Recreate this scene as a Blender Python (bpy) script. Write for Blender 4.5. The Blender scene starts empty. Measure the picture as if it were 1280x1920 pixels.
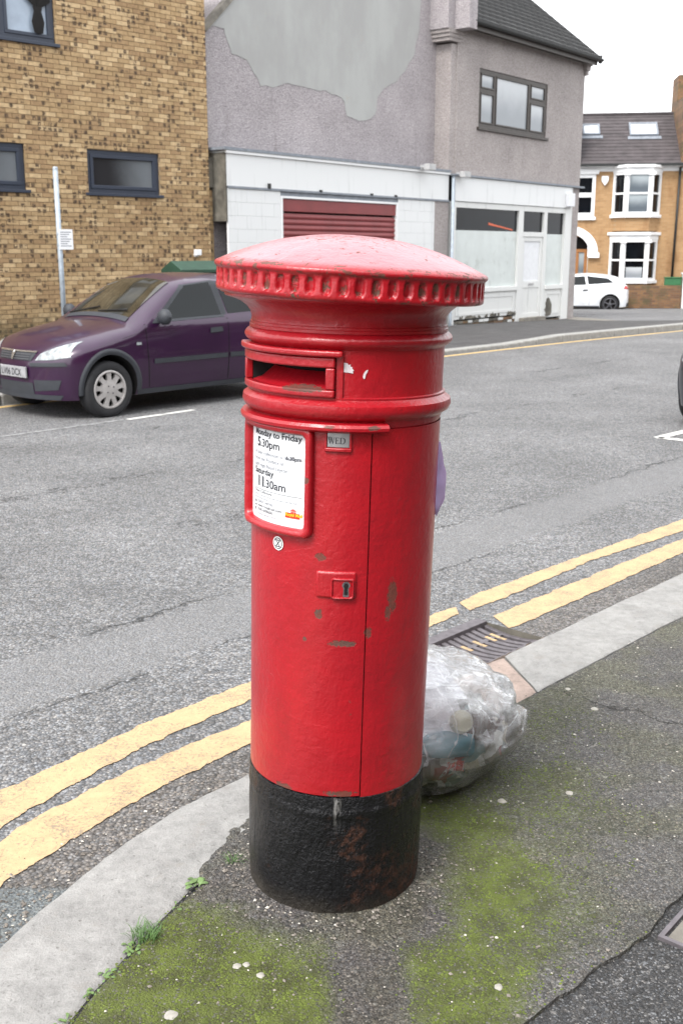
import bpy, bmesh, math, random
from mathutils import Vector, Matrix, noise
R = math.radians
random.seed(7)
sc = bpy.context.scene
col = sc.collection
# ------------------------------------------------------------------ camera
cam = bpy.data.cameras.new('camera'); cam_o = bpy.data.objects.new('camera', cam); col.objects.link(cam_o)
cam_o.location = (0, 0, 1.62)
cam_o.rotation_euler = (R(90) - math.atan(490 / 2000), 0, 0)
cam.sensor_fit = 'VERTICAL'; cam.sensor_height = 36; cam.sensor_width = 24; cam.lens = 37.5
cam.clip_start = .05; cam.clip_end = 2000
cam.dof.use_dof = True; cam.dof.focus_distance = 2.55; cam.dof.aperture_fstop = 9.5
sc.camera = cam_o
# ------------------------------------------------------------------ sky and sun (bright overcast)
SUN_EL, SUN_AZ = 52, 215            # azimuth clockwise from +Y
world = bpy.data.worlds.new('World'); sc.world = world; world.use_nodes = True
wn = world.node_tree; bg = wn.nodes['Background']
sky = wn.nodes.new('ShaderNodeTexSky'); sky.sky_type = 'NISHITA'; sky.sun_disc = False
sky.sun_elevation = R(SUN_EL); sky.sun_rotation = R(SUN_AZ); sky.dust_density = 5; sky.air_density = 1.4
hs = wn.nodes.new('ShaderNodeHueSaturation'); hs.inputs['Saturation'].default_value = .12
mx = wn.nodes.new('ShaderNodeMix'); mx.data_type = 'RGBA'; mx.inputs[0].default_value = .62
mx.inputs[7].default_value = (8.6, 8.8, 9.1, 1)          # even cloud layer
wn.links.new(sky.outputs[0], hs.inputs['Color']); wn.links.new(hs.outputs[0], mx.inputs[6])
wn.links.new(mx.outputs[2], bg.inputs[0]); bg.inputs[1].default_value = .12
sun = bpy.data.lights.new('sun', 'SUN'); sun.energy = 1.0; sun.angle = R(18); sun.color = (1, .96, .91)
sun_o = bpy.data.objects.new('sun', sun); col.objects.link(sun_o)
_d = Vector((math.sin(R(SUN_AZ)) * math.cos(R(SUN_EL)), math.cos(R(SUN_AZ)) * math.cos(R(SUN_EL)), math.sin(R(SUN_EL))))
sun_o.rotation_euler = _d.to_track_quat('Z', 'Y').to_euler(); sun_o.location = (0, 0, 30)
sc.view_settings.view_transform = 'Standard'; sc.view_settings.look = 'None'
sc.view_settings.gamma = 1; sc.view_settings.use_curve_mapping = False
sc.view_settings.exposure = 1.5

# ------------------------------------------------------------------ material helpers
class NT:
    def __init__(s, name):
        s.m = bpy.data.materials.new(name); s.m.use_nodes = True
        s.t = s.m.node_tree; s.b = s.t.nodes['Principled BSDF']
    def n(s, typ, props=None, **inp):
        nd = s.t.nodes.new('ShaderNode' + typ)
        for k, v in (props or {}).items(): setattr(nd, k, v)
        for k, v in inp.items():
            s.set(nd.inputs[int(k[1:])] if k[0] == 'i' and k[1:].isdigit() else nd.inputs[k], v)
        return nd
    def set(s, sock, v):
        if isinstance(v, bpy.types.NodeSocket): s.t.links.new(v, sock)
        else: sock.default_value = (v + (1,)) if (isinstance(v, tuple) and len(v) == 3 and sock.type == 'RGBA') else v
    def ma(s, op, a, b=0., c=0., clamp=False):
        return s.n('Math', dict(operation=op, use_clamp=clamp), i0=a, i1=b, i2=c).outputs[0]
    def mix(s, f, a, b, blend='MIX'):
        nd = s.n('Mix', dict(data_type='RGBA', blend_type=blend), i0=f, i6=a, i7=b); return nd.outputs[2]
    def pos(s): return s.n('NewGeometry').outputs['Position']
    def obj(s): return s.n('TexCoord').outputs['Object']
    def xyz(s, v): return s.n('SeparateXYZ', None, i0=v).outputs
    def comb(s, x, y, z): return s.n('CombineXYZ', None, i0=x, i1=y, i2=z).outputs[0]
    def noise(s, v, scale, detail=4., rough=.55, dist=0.):
        return s.n('TexNoise', None, Vector=v, Scale=scale, Detail=detail, Roughness=rough, Distortion=dist).outputs[0]
    def scl(s, v, k): return s.n('VectorMath', dict(operation='MULTIPLY'), i0=v, i1=k).outputs[0]
    def ramp(s, f, *st):
        nd = s.n('ValToRGB', None, i0=f); e = nd.color_ramp.elements
        while len(e) < len(st): e.new(.5)
        for el, (p, c) in zip(e, st):
            el.position = p; el.color = (c, c, c, 1) if not isinstance(c, tuple) else c + (1,)
        return nd.outputs[0]
    def step(s, v, a, b):            # 0 below a .. 1 above b
        return s.n('MapRange', dict(interpolation_type='SMOOTHSTEP'), i0=v, i1=a, i2=b, i3=0., i4=1.).outputs[0]
    def bump(s, h, strength=.5, dist=.01, nrm=None):
        nd = s.n('Bump', None, Strength=strength, Distance=dist, Height=h)
        if nrm is not None: s.t.links.new(nrm, nd.inputs['Normal'])
        return nd.outputs[0]
    def out(s, **k):
        for kk, v in k.items(): s.set(s.b.inputs[kk.replace('_', ' ')], v)
        return s.m
def plain(name, c, rough=.55, metal=0., var=.12, scale=9., bump=0., bscale=60., coat=0., world=False, spec=.5, dirt=None):
    t = NT(name); v = t.pos() if world else t.obj()
    n = t.noise(v, scale, 5.)
    f = t.n('MapRange', None, i0=n, i1=.3, i2=.7, i3=1 - var, i4=1 + var).outputs[0]
    cc = t.mix(1., c, t.comb(f, f, f), 'MULTIPLY')
    if dirt:                          # (colour, scale, threshold)
        m = t.step(t.noise(v, dirt[1], 6., .65), dirt[2], dirt[2] + .12); cc = t.mix(m, cc, dirt[0])
    t.out(Base_Color=cc, Roughness=rough, Metallic=metal, Coat_Weight=coat, Coat_Roughness=.08, Specular_IOR_Level=spec)
    if bump: t.out(Normal=t.bump(t.noise(v, bscale, 6., .6), bump, .01))
    return t.m
MT = {}
# ------------------------------------------------------------------ geometry helpers
class M:
    """collects verts and faces, build() links them as ONE mesh object"""
    def __init__(s): s.v = []; s.f = []; s.mi = []
    def add(s, vs, fs, mi=0):
        o = len(s.v); s.v += [tuple(p) for p in vs]; s.f += [tuple(i + o for i in f) for f in fs]; s.mi += [mi] * len(fs); return s
    def box(s, x0, x1, y0, y1, z0, z1, mi=0):
        return s.add([(x0,y0,z0),(x1,y0,z0),(x1,y1,z0),(x0,y1,z0),(x0,y0,z1),(x1,y0,z1),(x1,y1,z1),(x0,y1,z1)],
                     [(0,3,2,1),(4,5,6,7),(0,1,5,4),(1,2,6,5),(2,3,7,6),(3,0,4,7)], mi)
    def quad(s, a, b, c, d, mi=0): return s.add([a, b, c, d], [(0, 1, 2, 3)], mi)
    def prism(s, poly, z0, z1, mi=0):     # poly CCW in xy
        n = len(poly)
        return s.add([(p[0], p[1], z0) for p in poly] + [(p[0], p[1], z1) for p in poly],
                     [tuple(range(n - 1, -1, -1)), tuple(range(n, 2 * n))] + [(i, (i + 1) % n, n + (i + 1) % n, n + i) for i in range(n)], mi)
    def prism_y(s, poly, y0, y1, mi=0):   # poly in xz, CCW seen from -y
        n = len(poly)
        return s.add([(p[0], y0, p[1]) for p in poly] + [(p[0], y1, p[1]) for p in poly],
                     [tuple(range(n)), tuple(range(2 * n - 1, n - 1, -1))] + [((i + 1) % n, i, n + i, n + (i + 1) % n) for i in range(n)], mi)
    def grid(s, fn, nu, nv, mi=0, flip=False, wrap=False):
        vs = [fn(i / nu, j / nv) for j in range(nv + 1) for i in range(nu + (0 if wrap else 1))]
        w = nu if wrap else nu + 1; fs = []
        for j in range(nv):
            for i in range(nu):
                a = j * w + i; b = j * w + (i + 1) % w; c = b + w; d = a + w
                fs.append((a, d, c, b) if flip else (a, b, c, d))
        return s.add(vs, fs, mi)
    def lathe(s, prof, n=64, a0=0., a1=360., mi=0, flip=False):   # prof (r,z) going up; angle 0 = -Y, + = +X
        full = abs(a1 - a0 - 360) < 1e-6; k = n if full else n + 1
        vs = []
        for r, z in prof:
            for i in range(k):
                a = R(a0 + (a1 - a0) * i / n); vs.append((r * math.sin(a), -r * math.cos(a), z))
        fs = []
        for j in range(len(prof) - 1):
            for i in range(n):
                a = j * k + i; b = j * k + (i + 1) % k
                fs.append((a, a + k, b + k, b) if flip else (a, b, b + k, a + k))
        return s.add(vs, fs, mi)
    def tube(s, path, r, n=8, mi=0, cap=True):
        path = [Vector(p) for p in path]; rs = r if isinstance(r, (list, tuple)) else [r] * len(path); vs = []
        for i, p in enumerate(path):
            d = (path[min(i + 1, len(path) - 1)] - path[max(i - 1, 0)]).normalized()
            u = d.cross(Vector((0, 0, 1)) if abs(d.z) < .9 else Vector((1, 0, 0))).normalized(); w = d.cross(u)
            vs += [p + (u * math.cos(2 * math.pi * k / n) + w * math.sin(2 * math.pi * k / n)) * rs[i] for k in range(n)]
        fs = [(j * n + k, j * n + (k + 1) % n, (j + 1) * n + (k + 1) % n, (j + 1) * n + k) for j in range(len(path) - 1) for k in range(n)]
        if cap: fs += [tuple(range(n - 1, -1, -1)), tuple(range((len(path) - 1) * n, len(path) * n))]
        return s.add(vs, fs, mi)
    def cylbox(s, a0, a1, z0, z1, r0, r1, n=12, mi=0):             # box bent round the vertical axis
        vs = []
        for i in range(n + 1):
            a = R(a0 + (a1 - a0) * i / n); sa, ca = math.sin(a), -math.cos(a)
            vs += [(r0*sa, r0*ca, z0), (r1*sa, r1*ca, z0), (r1*sa, r1*ca, z1), (r0*sa, r0*ca, z1)]
        fs = [(0, 1, 2, 3), (4*n+3, 4*n+2, 4*n+1, 4*n)]
        for i in range(n):
            for k in range(4): fs.append((4*i+k, 4*(i+1)+k, 4*(i+1)+(k+1) % 4, 4*i+(k+1) % 4))
        return s.add(vs, fs, mi)
    def build(s, name, mats, parent=None, smooth=False, bevel=0., seg=2, fix=False, sub=0, loc=None, rotz=0.):
        me = bpy.data.meshes.new(name); me.from_pydata(s.v, [], s.f)
        mats = mats if isinstance(mats, (list, tuple)) else [mats]
        for m in mats: me.materials.append(MT[m] if isinstance(m, str) else m)
        me.polygons.foreach_set('material_index', s.mi)
        if fix:
            bm = bmesh.new(); bm.from_mesh(me); bmesh.ops.remove_doubles(bm, verts=bm.verts, dist=1e-5)
            bmesh.ops.recalc_face_normals(bm, faces=bm.faces); bm.to_mesh(me); bm.free()
        if smooth:
            me.polygons.foreach_set('use_smooth', [True] * len(me.polygons))
            if smooth is not True: me.set_sharp_from_angle(angle=R(smooth))
        o = bpy.data.objects.new(name, me); col.objects.link(o)
        if parent: o.parent = parent
        if loc: o.location = loc
        if rotz: o.rotation_euler.z = rotz
        if bevel:
            b = o.modifiers.new('bevel', 'BEVEL'); b.width = bevel; b.segments = seg; b.limit_method = 'ANGLE'; b.angle_limit = R(35)
        if sub:
            b = o.modifiers.new('sub', 'SUBSURF'); b.levels = b.render_levels = sub
        return o
def tag(o, label, cat, group=None, kind=None):
    if label: o['label'] = label
    if cat: o['category'] = cat
    if group: o['group'] = group
    if kind: o['kind'] = kind
    return o
def struct(o): o['kind'] = 'structure'; return o
def stuff(o): o['kind'] = 'stuff'; return o
def empty(name, loc, label, cat, rotz=0., group=None):
    o = bpy.data.objects.new(name, None); col.objects.link(o); o.empty_display_size = .2
    o.location = loc; o.rotation_euler.z = rotz
    return tag(o, label, cat, group)
def textmesh(body, size, sx=1., align='LEFT', bold=0.):
    cu = bpy.data.curves.new('t', 'FONT'); cu.body = body; cu.size = size; cu.align_x = align; cu.offset = bold; cu.resolution_u = 3
    o = bpy.data.objects.new('t', cu); col.objects.link(o)
    dg = bpy.context.evaluated_depsgraph_get(); me = bpy.data.meshes.new_from_object(o.evaluated_get(dg))
    vs = [(v.co.x * sx, v.co.y) for v in me.vertices]; fs = [tuple(p.vertices) for p in me.polygons]
    bpy.data.objects.remove(o); bpy.data.curves.remove(cu); bpy.data.meshes.remove(me)
    return vs, fs
def rd(s, p, z=0.): # road coordinates: s along the street, p across (far side negative)
    return (.6820 * s + .7314 * p, .7314 * s - .6820 * p, z)
def terr(y): return -.0285 * max(0., min(y, 46.) - 25.)
# ------------------------------------------------------------------ materials
def stones(t, v, scale, lo=.05, mid=.13, hi=.34, tint=.25):
    vo = t.n('TexVoronoi', None, Vector=v, Scale=scale, Randomness=1.); c = t.n('SeparateColor', None, i0=vo.outputs['Color']).outputs
    g = t.ramp(c[0], (0, lo), (.45, mid), (.8, mid * 1.5), (1, hi))
    tn = t.mix(c[1], (1.12, 1., .88), (.88, .97, 1.1)); g = t.mix(tint * 2 if tint < .5 else 1., g, t.mix(1., g, tn, 'MULTIPLY'))
    return g, vo.outputs['Distance'], c[2]
def roadcoord(t):
    x, y, z = t.xyz(t.pos())
    p = t.ma('SUBTRACT', t.ma('MULTIPLY', x, .7314), t.ma('MULTIPLY', y, .6820))
    s = t.ma('ADD', t.ma('MULTIPLY', x, .6820), t.ma('MULTIPLY', y, .7314))
    return x, y, s, p
def band(t, v, a, b, w): return t.ma('MULTIPLY', t.step(v, a - w, a + w), t.ma('SUBTRACT', 1., t.step(v, b - w, b + w)))
# road
t = NT('worn_asphalt'); v = t.pos(); x, y, s_, p_ = roadcoord(t)
g, d, rnd = stones(t, v, 100., .10, .170, .34)
dk = t.ramp(d, (.25, 1.), (.75, .58)); g = t.mix(1., g, dk, 'MULTIPLY')
big = t.noise(v, .9, 5.); fine = t.noise(v, 14., 5., .65)
f = t.ma('MULTIPLY', t.n('MapRange', None, i0=big, i1=.3, i2=.7, i3=.80, i4=1.2).outputs[0], t.n('MapRange', None, i0=fine, i1=.3, i2=.7, i3=.82, i4=1.18).outputs[0])
g = t.mix(1., g, t.comb(f, f, f), 'MULTIPLY')
wob = t.ma('MULTIPLY', t.ma('SUBTRACT', t.noise(v, 2.6, 6., .6), .5), .16); pw = t.ma('ADD', p_, wob)
tr = t.ma('MULTIPLY', band(t, pw, -3.88, -3.42, .05), .6)              # old trench reinstatement
gs, ds, rs = stones(t, v, 190., .115, .155, .22); g = t.mix(tr, g, gs)
gut = t.ma('MULTIPLY', t.step(t.ma('ADD', p_, t.ma('MULTIPLY', wob, 1.2)), -2.66, -2.5), .62)
g = t.mix(gut, g, t.mix(1., g, (.66, .58, .5), 'MULTIPLY'))
pt = t.ma('MULTIPLY', t.ma('SUBTRACT', 1., t.step(t.ma('ADD', y, wob), 2.56, 2.6)), t.ma('SUBTRACT', 1., t.step(t.ma('ADD', x, wob), -.72, -.66)))
g = t.mix(pt, g, t.mix(1., gs, (.68, .74, .74), 'MULTIPLY'))
ck = None
for pc, amp, w, gate in ((-3.93, .35, .006, .47), (-3.38, .3, .004, .5), (-6.6, 1.1, .012, .5), (-5.1, .9, .006, .56), (-8.4, .8, .012, .52)):
    nn = t.ma('MULTIPLY', t.ma('SUBTRACT', t.noise(v, 3.1, 8., .68), .5), amp)
    k = t.ma('SUBTRACT', 1., t.step(t.ma('ABSOLUTE', t.ma('ADD', t.ma('SUBTRACT', p_, pc), nn)), w * .4, w * 1.6))
    k = t.ma('MULTIPLY', k, t.step(t.noise(t.scl(v, (1., 1.3, 1.)), .8, 2.), gate - .03, gate + .03)); ck = k if ck is None else t.ma('MAXIMUM', ck, k)
g = t.mix(t.ma('MULTIPLY', ck, .8), g, (.03, .03, .03))
sp = t.ma('MULTIPLY', t.step(t.noise(v, 33., 2.), .74, .77), .7); g = t.mix(sp, g, (.5, .48, .44))
g = t.mix(1., g, (1.02, 1.02, 1.025), 'MULTIPLY')
h = t.ma('SUBTRACT', t.ma('SUBTRACT', 1., d), t.ma('MULTIPLY', ck, 1.5))
MT['road'] = t.out(Base_Color=g, Roughness=.82, Specular_IOR_Level=.35, Normal=t.bump(h, .75, .012))
# pavement with moss
def blob(t, x, y, x0, y0, rx, ry, nz):
    a = t.ma('DIVIDE', t.ma('SUBTRACT', x, x0), rx); b = t.ma('DIVIDE', t.ma('SUBTRACT', y, y0), ry)
    q = t.ma('SQRT', t.ma('ADD', t.ma('MULTIPLY', a, a), t.ma('MULTIPLY', b, b)))
    return t.ma('SUBTRACT', 1., t.step(t.ma('ADD', q, nz), .35, 1.15))
MOSS = [(-.30, 2.14, .40, .40, 1.), (-.12, 2.02, .26, .26, 1.), (-.42, 1.95, .4, .3, .9), (.29, 2.78, .26, .26, .95), (.37, 2.48, .22, .40, 1.), (.26, 2.12, .22, .36, .95), (.55, 2.95, .36, .45, .42), (.48, 2.35, .26, .34, .42), (.75, 3.6, .25, .4, .3)]
BARE = [(-.015, 2.56, .40, .40, 1.), (.06, 2.08, .12, .40, 1.), (.10, 2.35, .22, .16, 1.), (-.33, 2.5, .12, .12, .9)]
def pavement(name, moss=True, lo=.055, mid=.095, hi=.20, tint=(1.04, 1., .95)):
    t = NT(name); v = t.pos(); x, y, z = t.xyz(v)
    g, d, rnd = stones(t, v, 210., lo, mid, hi); g2, d2, r2 = stones(t, v, 105., lo * .85, mid * 1.05, hi * 1.3)
    g = t.mix(t.step(t.noise(v, 45., 3.), .5, .62), g, g2)
    dk = t.ramp(d, (.2, 1.), (.8, .6)); g = t.mix(1., g, dk, 'MULTIPLY'); g = t.mix(1., g, tint, 'MULTIPLY')
    big = t.noise(v, 2.1, 6., .62); f = t.n('MapRange', None, i0=big, i1=.3, i2=.7, i3=.78, i4=1.22).outputs[0]
    g = t.mix(1., g, t.comb(f, f, f), 'MULTIPLY')
    h = t.ma('SUBTRACT', 1., t.ma('MAXIMUM', d, t.ma('MULTIPLY', d2, .8)))
    if moss:
        nz = t.ma('MULTIPLY', t.ma('SUBTRACT', t.noise(v, 6., 7., .68), .5), 1.5)
        m = None
        for x0, y0, rx, ry, k in MOSS:
            q = t.ma('MULTIPLY', blob(t, x, y, x0, y0, rx, ry, nz), k); m = q if m is None else t.ma('MAXIMUM', m, q)
        nb = t.ma('MULTIPLY', nz, .6); bare = None
        for x0, y0, rx, ry, k in BARE:
            q = t.ma('MULTIPLY', blob(t, x, y, x0, y0, rx, ry, nb), k); bare = q if bare is None else t.ma('MAXIMUM', bare, q)
        m = t.ma('MULTIPLY', m, t.ma('SUBTRACT', 1., bare))
        brk = t.step(t.ma('ADD', t.noise(v, 60., 6., .72), t.ma('MULTIPLY', t.ma('SUBTRACT', m, .5), .7)), .24, .5)
        mk = t.ma('MULTIPLY', t.ma('MULTIPLY', m, brk), t.ma('SUBTRACT', 1., t.ma('MULTIPLY', t.step(rnd, .82, .9), .7)))
        mc = t.mix(t.step(t.noise(v, 11., 6., .66), .38, .64), (.062, .072, .018), (.118, .150, .026))
        mc = t.mix(t.ma('MULTIPLY', t.step(t.noise(v, 240., 3., .6), .4, .66), .4), mc, (.045, .04, .012))
        g = t.mix(t.ma('MULTIPLY', bare, .55), g, t.mix(1., g, (.62, .55, .56), 'MULTIPLY'))
        al = t.ma('MULTIPLY', t.step(t.noise(v, 3.3, 5.), .42, .62), .4)   # faint algae film
        g = t.mix(al, g, t.mix(1., g, (.95, 1.0, .55), 'MULTIPLY'))
        g = t.mix(t.ma('MULTIPLY', mk, .9), g, mc)
        h = t.ma('ADD', h, t.ma('MULTIPLY', mk, t.noise(v, 160., 4., .7)))
        # cracks in the tarmac behind the bag
        for (ax, ay, nx, ny, lo_, hi_) in ((.90, 3.70, .62, .78, -.1, 1.6), (1.3, 3.0, -.9, .44, -.6, .5)):
            q = t.ma('ADD', t.ma('MULTIPLY', t.ma('SUBTRACT', x, ax), nx), t.ma('MULTIPLY', t.ma('SUBTRACT', y, ay), ny))
            q = t.ma('ADD', q, t.ma('MULTIPLY', t.ma('SUBTRACT', t.noise(v, 4.5, 7., .65), .5), .22))
            al_ = t.ma('SUBTRACT', t.ma('MULTIPLY', t.ma('SUBTRACT', x, ax), ny), t.ma('MULTIPLY', t.ma('SUBTRACT', y, ay), nx))
            k = t.ma('MULTIPLY', t.ma('SUBTRACT', 1., t.step(t.ma('ABSOLUTE', q), .001, .0055)), band(t, al_, lo_, hi_, .02))
            g = t.mix(t.ma('MULTIPLY', k, .85), g, (.02, .018, .016)); h = t.ma('SUBTRACT', h, k)
    sp = t.step(t.noise(v, 75., 2.), .76, .79); g = t.mix(t.ma('MULTIPLY', sp, .75), g, (.42, .38, .32))
    return t.out(Base_Color=g, Roughness=.86, Specular_IOR_Level=.3, Normal=t.bump(h, .8, .008))
MT['pavement'] = pavement('mossy_tarmac'); MT['pave_dark'] = pavement('dark_tarmac', False, .035, .055, .20, (1, 1, 1))
MT['pave_far'] = pavement('far_tarmac', False, .06, .085, .14, (1.0, .97, .97))
def granite(name, c, var=.5):
    t = NT(name); v = t.pos()
    n1 = t.noise(v, 7., 8., .68); n2 = t.noise(v, 190., 3., .6); n3 = t.noise(v, 26., 7., .7)
    f = t.ma('ADD', t.n('MapRange', None, i0=n1, i1=.3, i2=.7, i3=.8, i4=1.15).outputs[0], t.ma('MULTIPLY', t.ma('SUBTRACT', n2, .5), var))
    f = t.ma('ADD', f, t.ma('MULTIPLY', t.ma('SUBTRACT', n3, .5), .95))
    g = t.mix(1., c, t.comb(f, f, f), 'MULTIPLY')
    st = t.step(t.noise(v, 13., 7., .7), .54, .70); g = t.mix(t.ma('MULTIPLY', st, .42), g, (.14, .12, .10))
    pit = t.step(t.noise(v, 55., 5., .65), .62, .69); g = t.mix(t.ma('MULTIPLY', pit, .45), g, (.10, .09, .08))
    h = t.ma('SUBTRACT', t.ma('ADD', t.ma('MULTIPLY', n3, 1.5), t.ma('MULTIPLY', n2, .5)), pit)
    return t.out(Base_Color=g, Roughness=.85, Specular_IOR_Level=.3, Normal=t.bump(h, .55, .010))
MT['granite'] = granite('grey_granite', (.26, .255, .245)); MT['granite_pink'] = granite('pink_granite', (.32, .25, .215), .7)
MT['kerb_far'] = granite('pale_kerb', (.29, .285, .27), .3)
t = NT('yellow_line_paint'); v = t.pos()
n = t.noise(v, 30., 7., .7); w = t.step(t.ma('ADD', t.noise(v, 90., 5., .7), t.ma('MULTIPLY', t.noise(v, 9., 4.), .5)), .77, .90)
f = t.n('MapRange', None, i0=n, i1=.3, i2=.7, i3=.86, i4=1.1).outputs[0]
c = t.mix(1., (.45, .312, .17), t.comb(f, f, f), 'MULTIPLY'); c = t.mix(w, c, (.24, .19, .13))
vo = t.n('TexVoronoi', dict(feature='DISTANCE_TO_EDGE'), Vector=v, Scale=11.).outputs['Distance']
c = t.mix(t.ma('MULTIPLY', t.ma('MULTIPLY', t.ma('SUBTRACT', 1., t.step(vo, .004, .016)), t.step(t.noise(v, 5., 3.), .5, .6)), .6), c, (.22, .17, .11))
MT['yellow'] = t.out(Base_Color=c, Roughness=.7, Normal=t.bump(t.ma('ADD', t.noise(v, 110., 5., .65), w), .4, .006))
MT['white_line'] = plain('white_line_paint', (.62, .61, .58), .7, var=.2, scale=30., world=True, dirt=((.2, .2, .2), 14., .55))
MT['yellow_far'] = plain('far_yellow_paint', (.52, .36, .15), .7, var=.15, scale=8., world=True)
# pillar box red: glossy enamel with chips and worn patches
CHIPS = [(31.6, .838, 3.6, .042), (29, .80, 2.2, .02), (-13.6, .80, 2.2, .012), (.8, .731, 8.0, .0085), (16.5, .756, 2.6, .014), (-13, .938, 3.4, .01),
         (-21, 1.118, 1.6, .008), (-36, .335, 7, .016), (2, .345, 10, .008), (-25.5, 1.322, 12, .007), (13, 1.243, 4, .005), (-8, 1.243, 3, .004), (-22, .735, 1.4, .006), (40, .30, 12, .012)]
def redpaint(name, chips=True, cap_wear_sheen=False, tone=(.36, .0058, .0125)):
    t = NT(name); v = t.obj(); x, y, z = t.xyz(v)
    n1 = t.noise(v, 5., 5., .6); c = t.mix(t.step(n1, .35, .7), tone, (tone[0] * .82, tone[1] * .8, tone[2] * .9))
    nz = t.ma('SUBTRACT', t.noise(v, 55., 6., .68), .5); m = None
    if chips:
        ang = t.ma('MULTIPLY', t.ma('ARCTAN2', x, t.ma('MULTIPLY', y, -1.)), 57.2958)
        for a0, z0, wa, wz in CHIPS:
            a = t.ma('DIVIDE', t.ma('SUBTRACT', ang, a0), wa); b = t.ma('DIVIDE', t.ma('SUBTRACT', z, z0), wz)
            q = t.ma('ADD', t.ma('ADD', t.ma('MULTIPLY', a, a), t.ma('MULTIPLY', b, b)), t.ma('ADD', t.ma('MULTIPLY', nz, 3.4), t.ma('MULTIPLY', t.ma('SUBTRACT', t.noise(v, 160., 4., .7), .5), 2.2)))
            k = t.ma('SUBTRACT', 1., t.step(q, .75, 1.0)); m = k if m is None else t.ma('MAXIMUM', m, k)
    sp = t.step(t.noise(v, 42., 5., .7), .715, .735)
    if cap_wear_sheen:
        rr = t.ma('SQRT', t.ma('ADD', t.ma('MULTIPLY', x, x), t.ma('MULTIPLY', y, y)))
        sp = t.step(t.noise(t.scl(v, (1., 1., .5)), 40., 6., .72), .605, .64)
        lip = band(t, z, .056, .0765, .003); sp = t.ma('MAXIMUM', sp, t.ma('MULTIPLY', lip, t.step(t.noise(t.scl(v, (1., 1., 1.6)), 24., 6., .72), .535, .58)))
        top = t.ma('SUBTRACT', 1., t.step(rr, .06, .24)); sp = t.ma('MAXIMUM', sp, t.ma('MULTIPLY', top, t.step(t.noise(v, 70., 5., .72), .545, .59)))
        fl = t.ma('MULTIPLY', t.ma('SUBTRACT', 1., t.step(rr, .3065, .3095)), band(t, z, .016, .053, .003)); sp = t.ma('MAXIMUM', sp, t.ma('MULTIPLY', fl, t.step(t.noise(v, 26., 5., .7), .47, .58)))
        low = t.ma('MULTIPLY', band(t, z, .002, .014, .002), t.step(t.noise(v, 30., 5., .7), .58, .62)); sp = t.ma('MAXIMUM', sp, low)
    m = sp if m is None else t.ma('MAXIMUM', m, t.ma('MULTIPLY', sp, .8))
    cc = t.mix(t.step(t.noise(v, 28., 5., .7), .4, .65), (.12, .032, .020), (.075, .062, .040) if cap_wear_sheen else (.075, .05, .038)); c = t.mix(t.ma('MULTIPLY', m, .92), c, cc)
    if cap_wear_sheen:
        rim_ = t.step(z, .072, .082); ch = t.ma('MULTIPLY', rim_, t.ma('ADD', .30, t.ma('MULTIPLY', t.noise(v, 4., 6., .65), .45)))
        c = t.mix(t.ma('MULTIPLY', ch, t.ma('SUBTRACT', 1., m)), c, (.46, .22, .25))      # pink sky reflection painted into the dome's base colour
    gr = t.ma('MULTIPLY', t.step(t.noise(t.scl(v, (1., 1., .22)), 9., 6., .7), .52, .8), .35); c = t.mix(gr, c, t.mix(1., c, (.55, .6, .6), 'MULTIPLY'))
    h = t.ma('ADD', t.ma('MULTIPLY', t.noise(v, 26., 5., .6), 1.0), t.ma('MULTIPLY', t.noise(v, 150., 3., .6), .22))
    vo = t.n('TexVoronoi', dict(feature='SMOOTH_F1'), Vector=v, Scale=19.).outputs['Distance']; ob = t.step(vo, .12, .2)
    h = t.ma('ADD', h, t.ma('MULTIPLY', t.step(t.noise(v, 10., 2., .5, 1.5), .56, .60), .10)); h = t.ma('SUBTRACT', h, t.ma('MULTIPLY', m, .9))
    h = t.ma('ADD', h, t.ma('MULTIPLY', t.noise(v, 62., 4., .6), .55)); h = t.ma('ADD', h, t.ma('MULTIPLY', t.noise(t.scl(v, (1., 1., .3)), 16., 4., .6, .8), .9))
    ln = t.ma('ABSOLUTE', t.ma('SUBTRACT', t.noise(v, 4.2, 3., .5, 2.2), .5)); sc_ = t.ma('MULTIPLY', t.ma('SUBTRACT', 1., t.step(ln, .0015, .006)), t.step(t.noise(v, 3.3, 3.), .56, .62)); h = t.ma('ADD', h, t.ma('MULTIPLY', sc_, .12))
    c = t.mix(t.ma('MULTIPLY', sc_, .2), c, (.42, .06, .07))
    ro = t.ma('ADD', .30, t.ma('ADD', t.ma('MULTIPLY', m, .45), t.ma('MULTIPLY', t.step(n1, .4, .7), .08)))
    return t.out(Base_Color=c, Roughness=ro, Specular_IOR_Level=.5, Coat_Weight=.2, Coat_Roughness=.2, Normal=t.bump(h, .36, .007))
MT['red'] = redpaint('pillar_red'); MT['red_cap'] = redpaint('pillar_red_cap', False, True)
t = NT('black_base_paint'); v = t.obj(); x, y, z = t.xyz(v); n = t.noise(v, 7., 8., .7)
ang = t.ma('ARCTAN2', x, t.ma('MULTIPLY', y, -1.))
ru = t.ma('MULTIPLY', t.step(t.ma('ADD', n, t.ma('MULTIPLY', t.step(ang, -.2, .5), .09)), .57, .68), t.step(t.noise(v, 45., 5., .7), .38, .6))
c = t.mix(t.ma('MULTIPLY', ru, .62), (.006, .006, .0075), (.075, .026, .012))
dst = t.ma('MULTIPLY', t.ma('SUBTRACT', 1., t.step(t.ma('ADD', z, t.ma('MULTIPLY', n, .14)), .02, .15)), .8); c = t.mix(dst, c, (.055, .046, .034))
lf = t.ma('MULTIPLY', t.ma('SUBTRACT', 1., t.step(ang, -1.25, -.75)), t.step(t.noise(t.scl(v, (1, 1, .35)), 22., 5., .7), .42, .6)); c = t.mix(t.ma('MULTIPLY', lf, .3), c, (.06, .052, .042))
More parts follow.
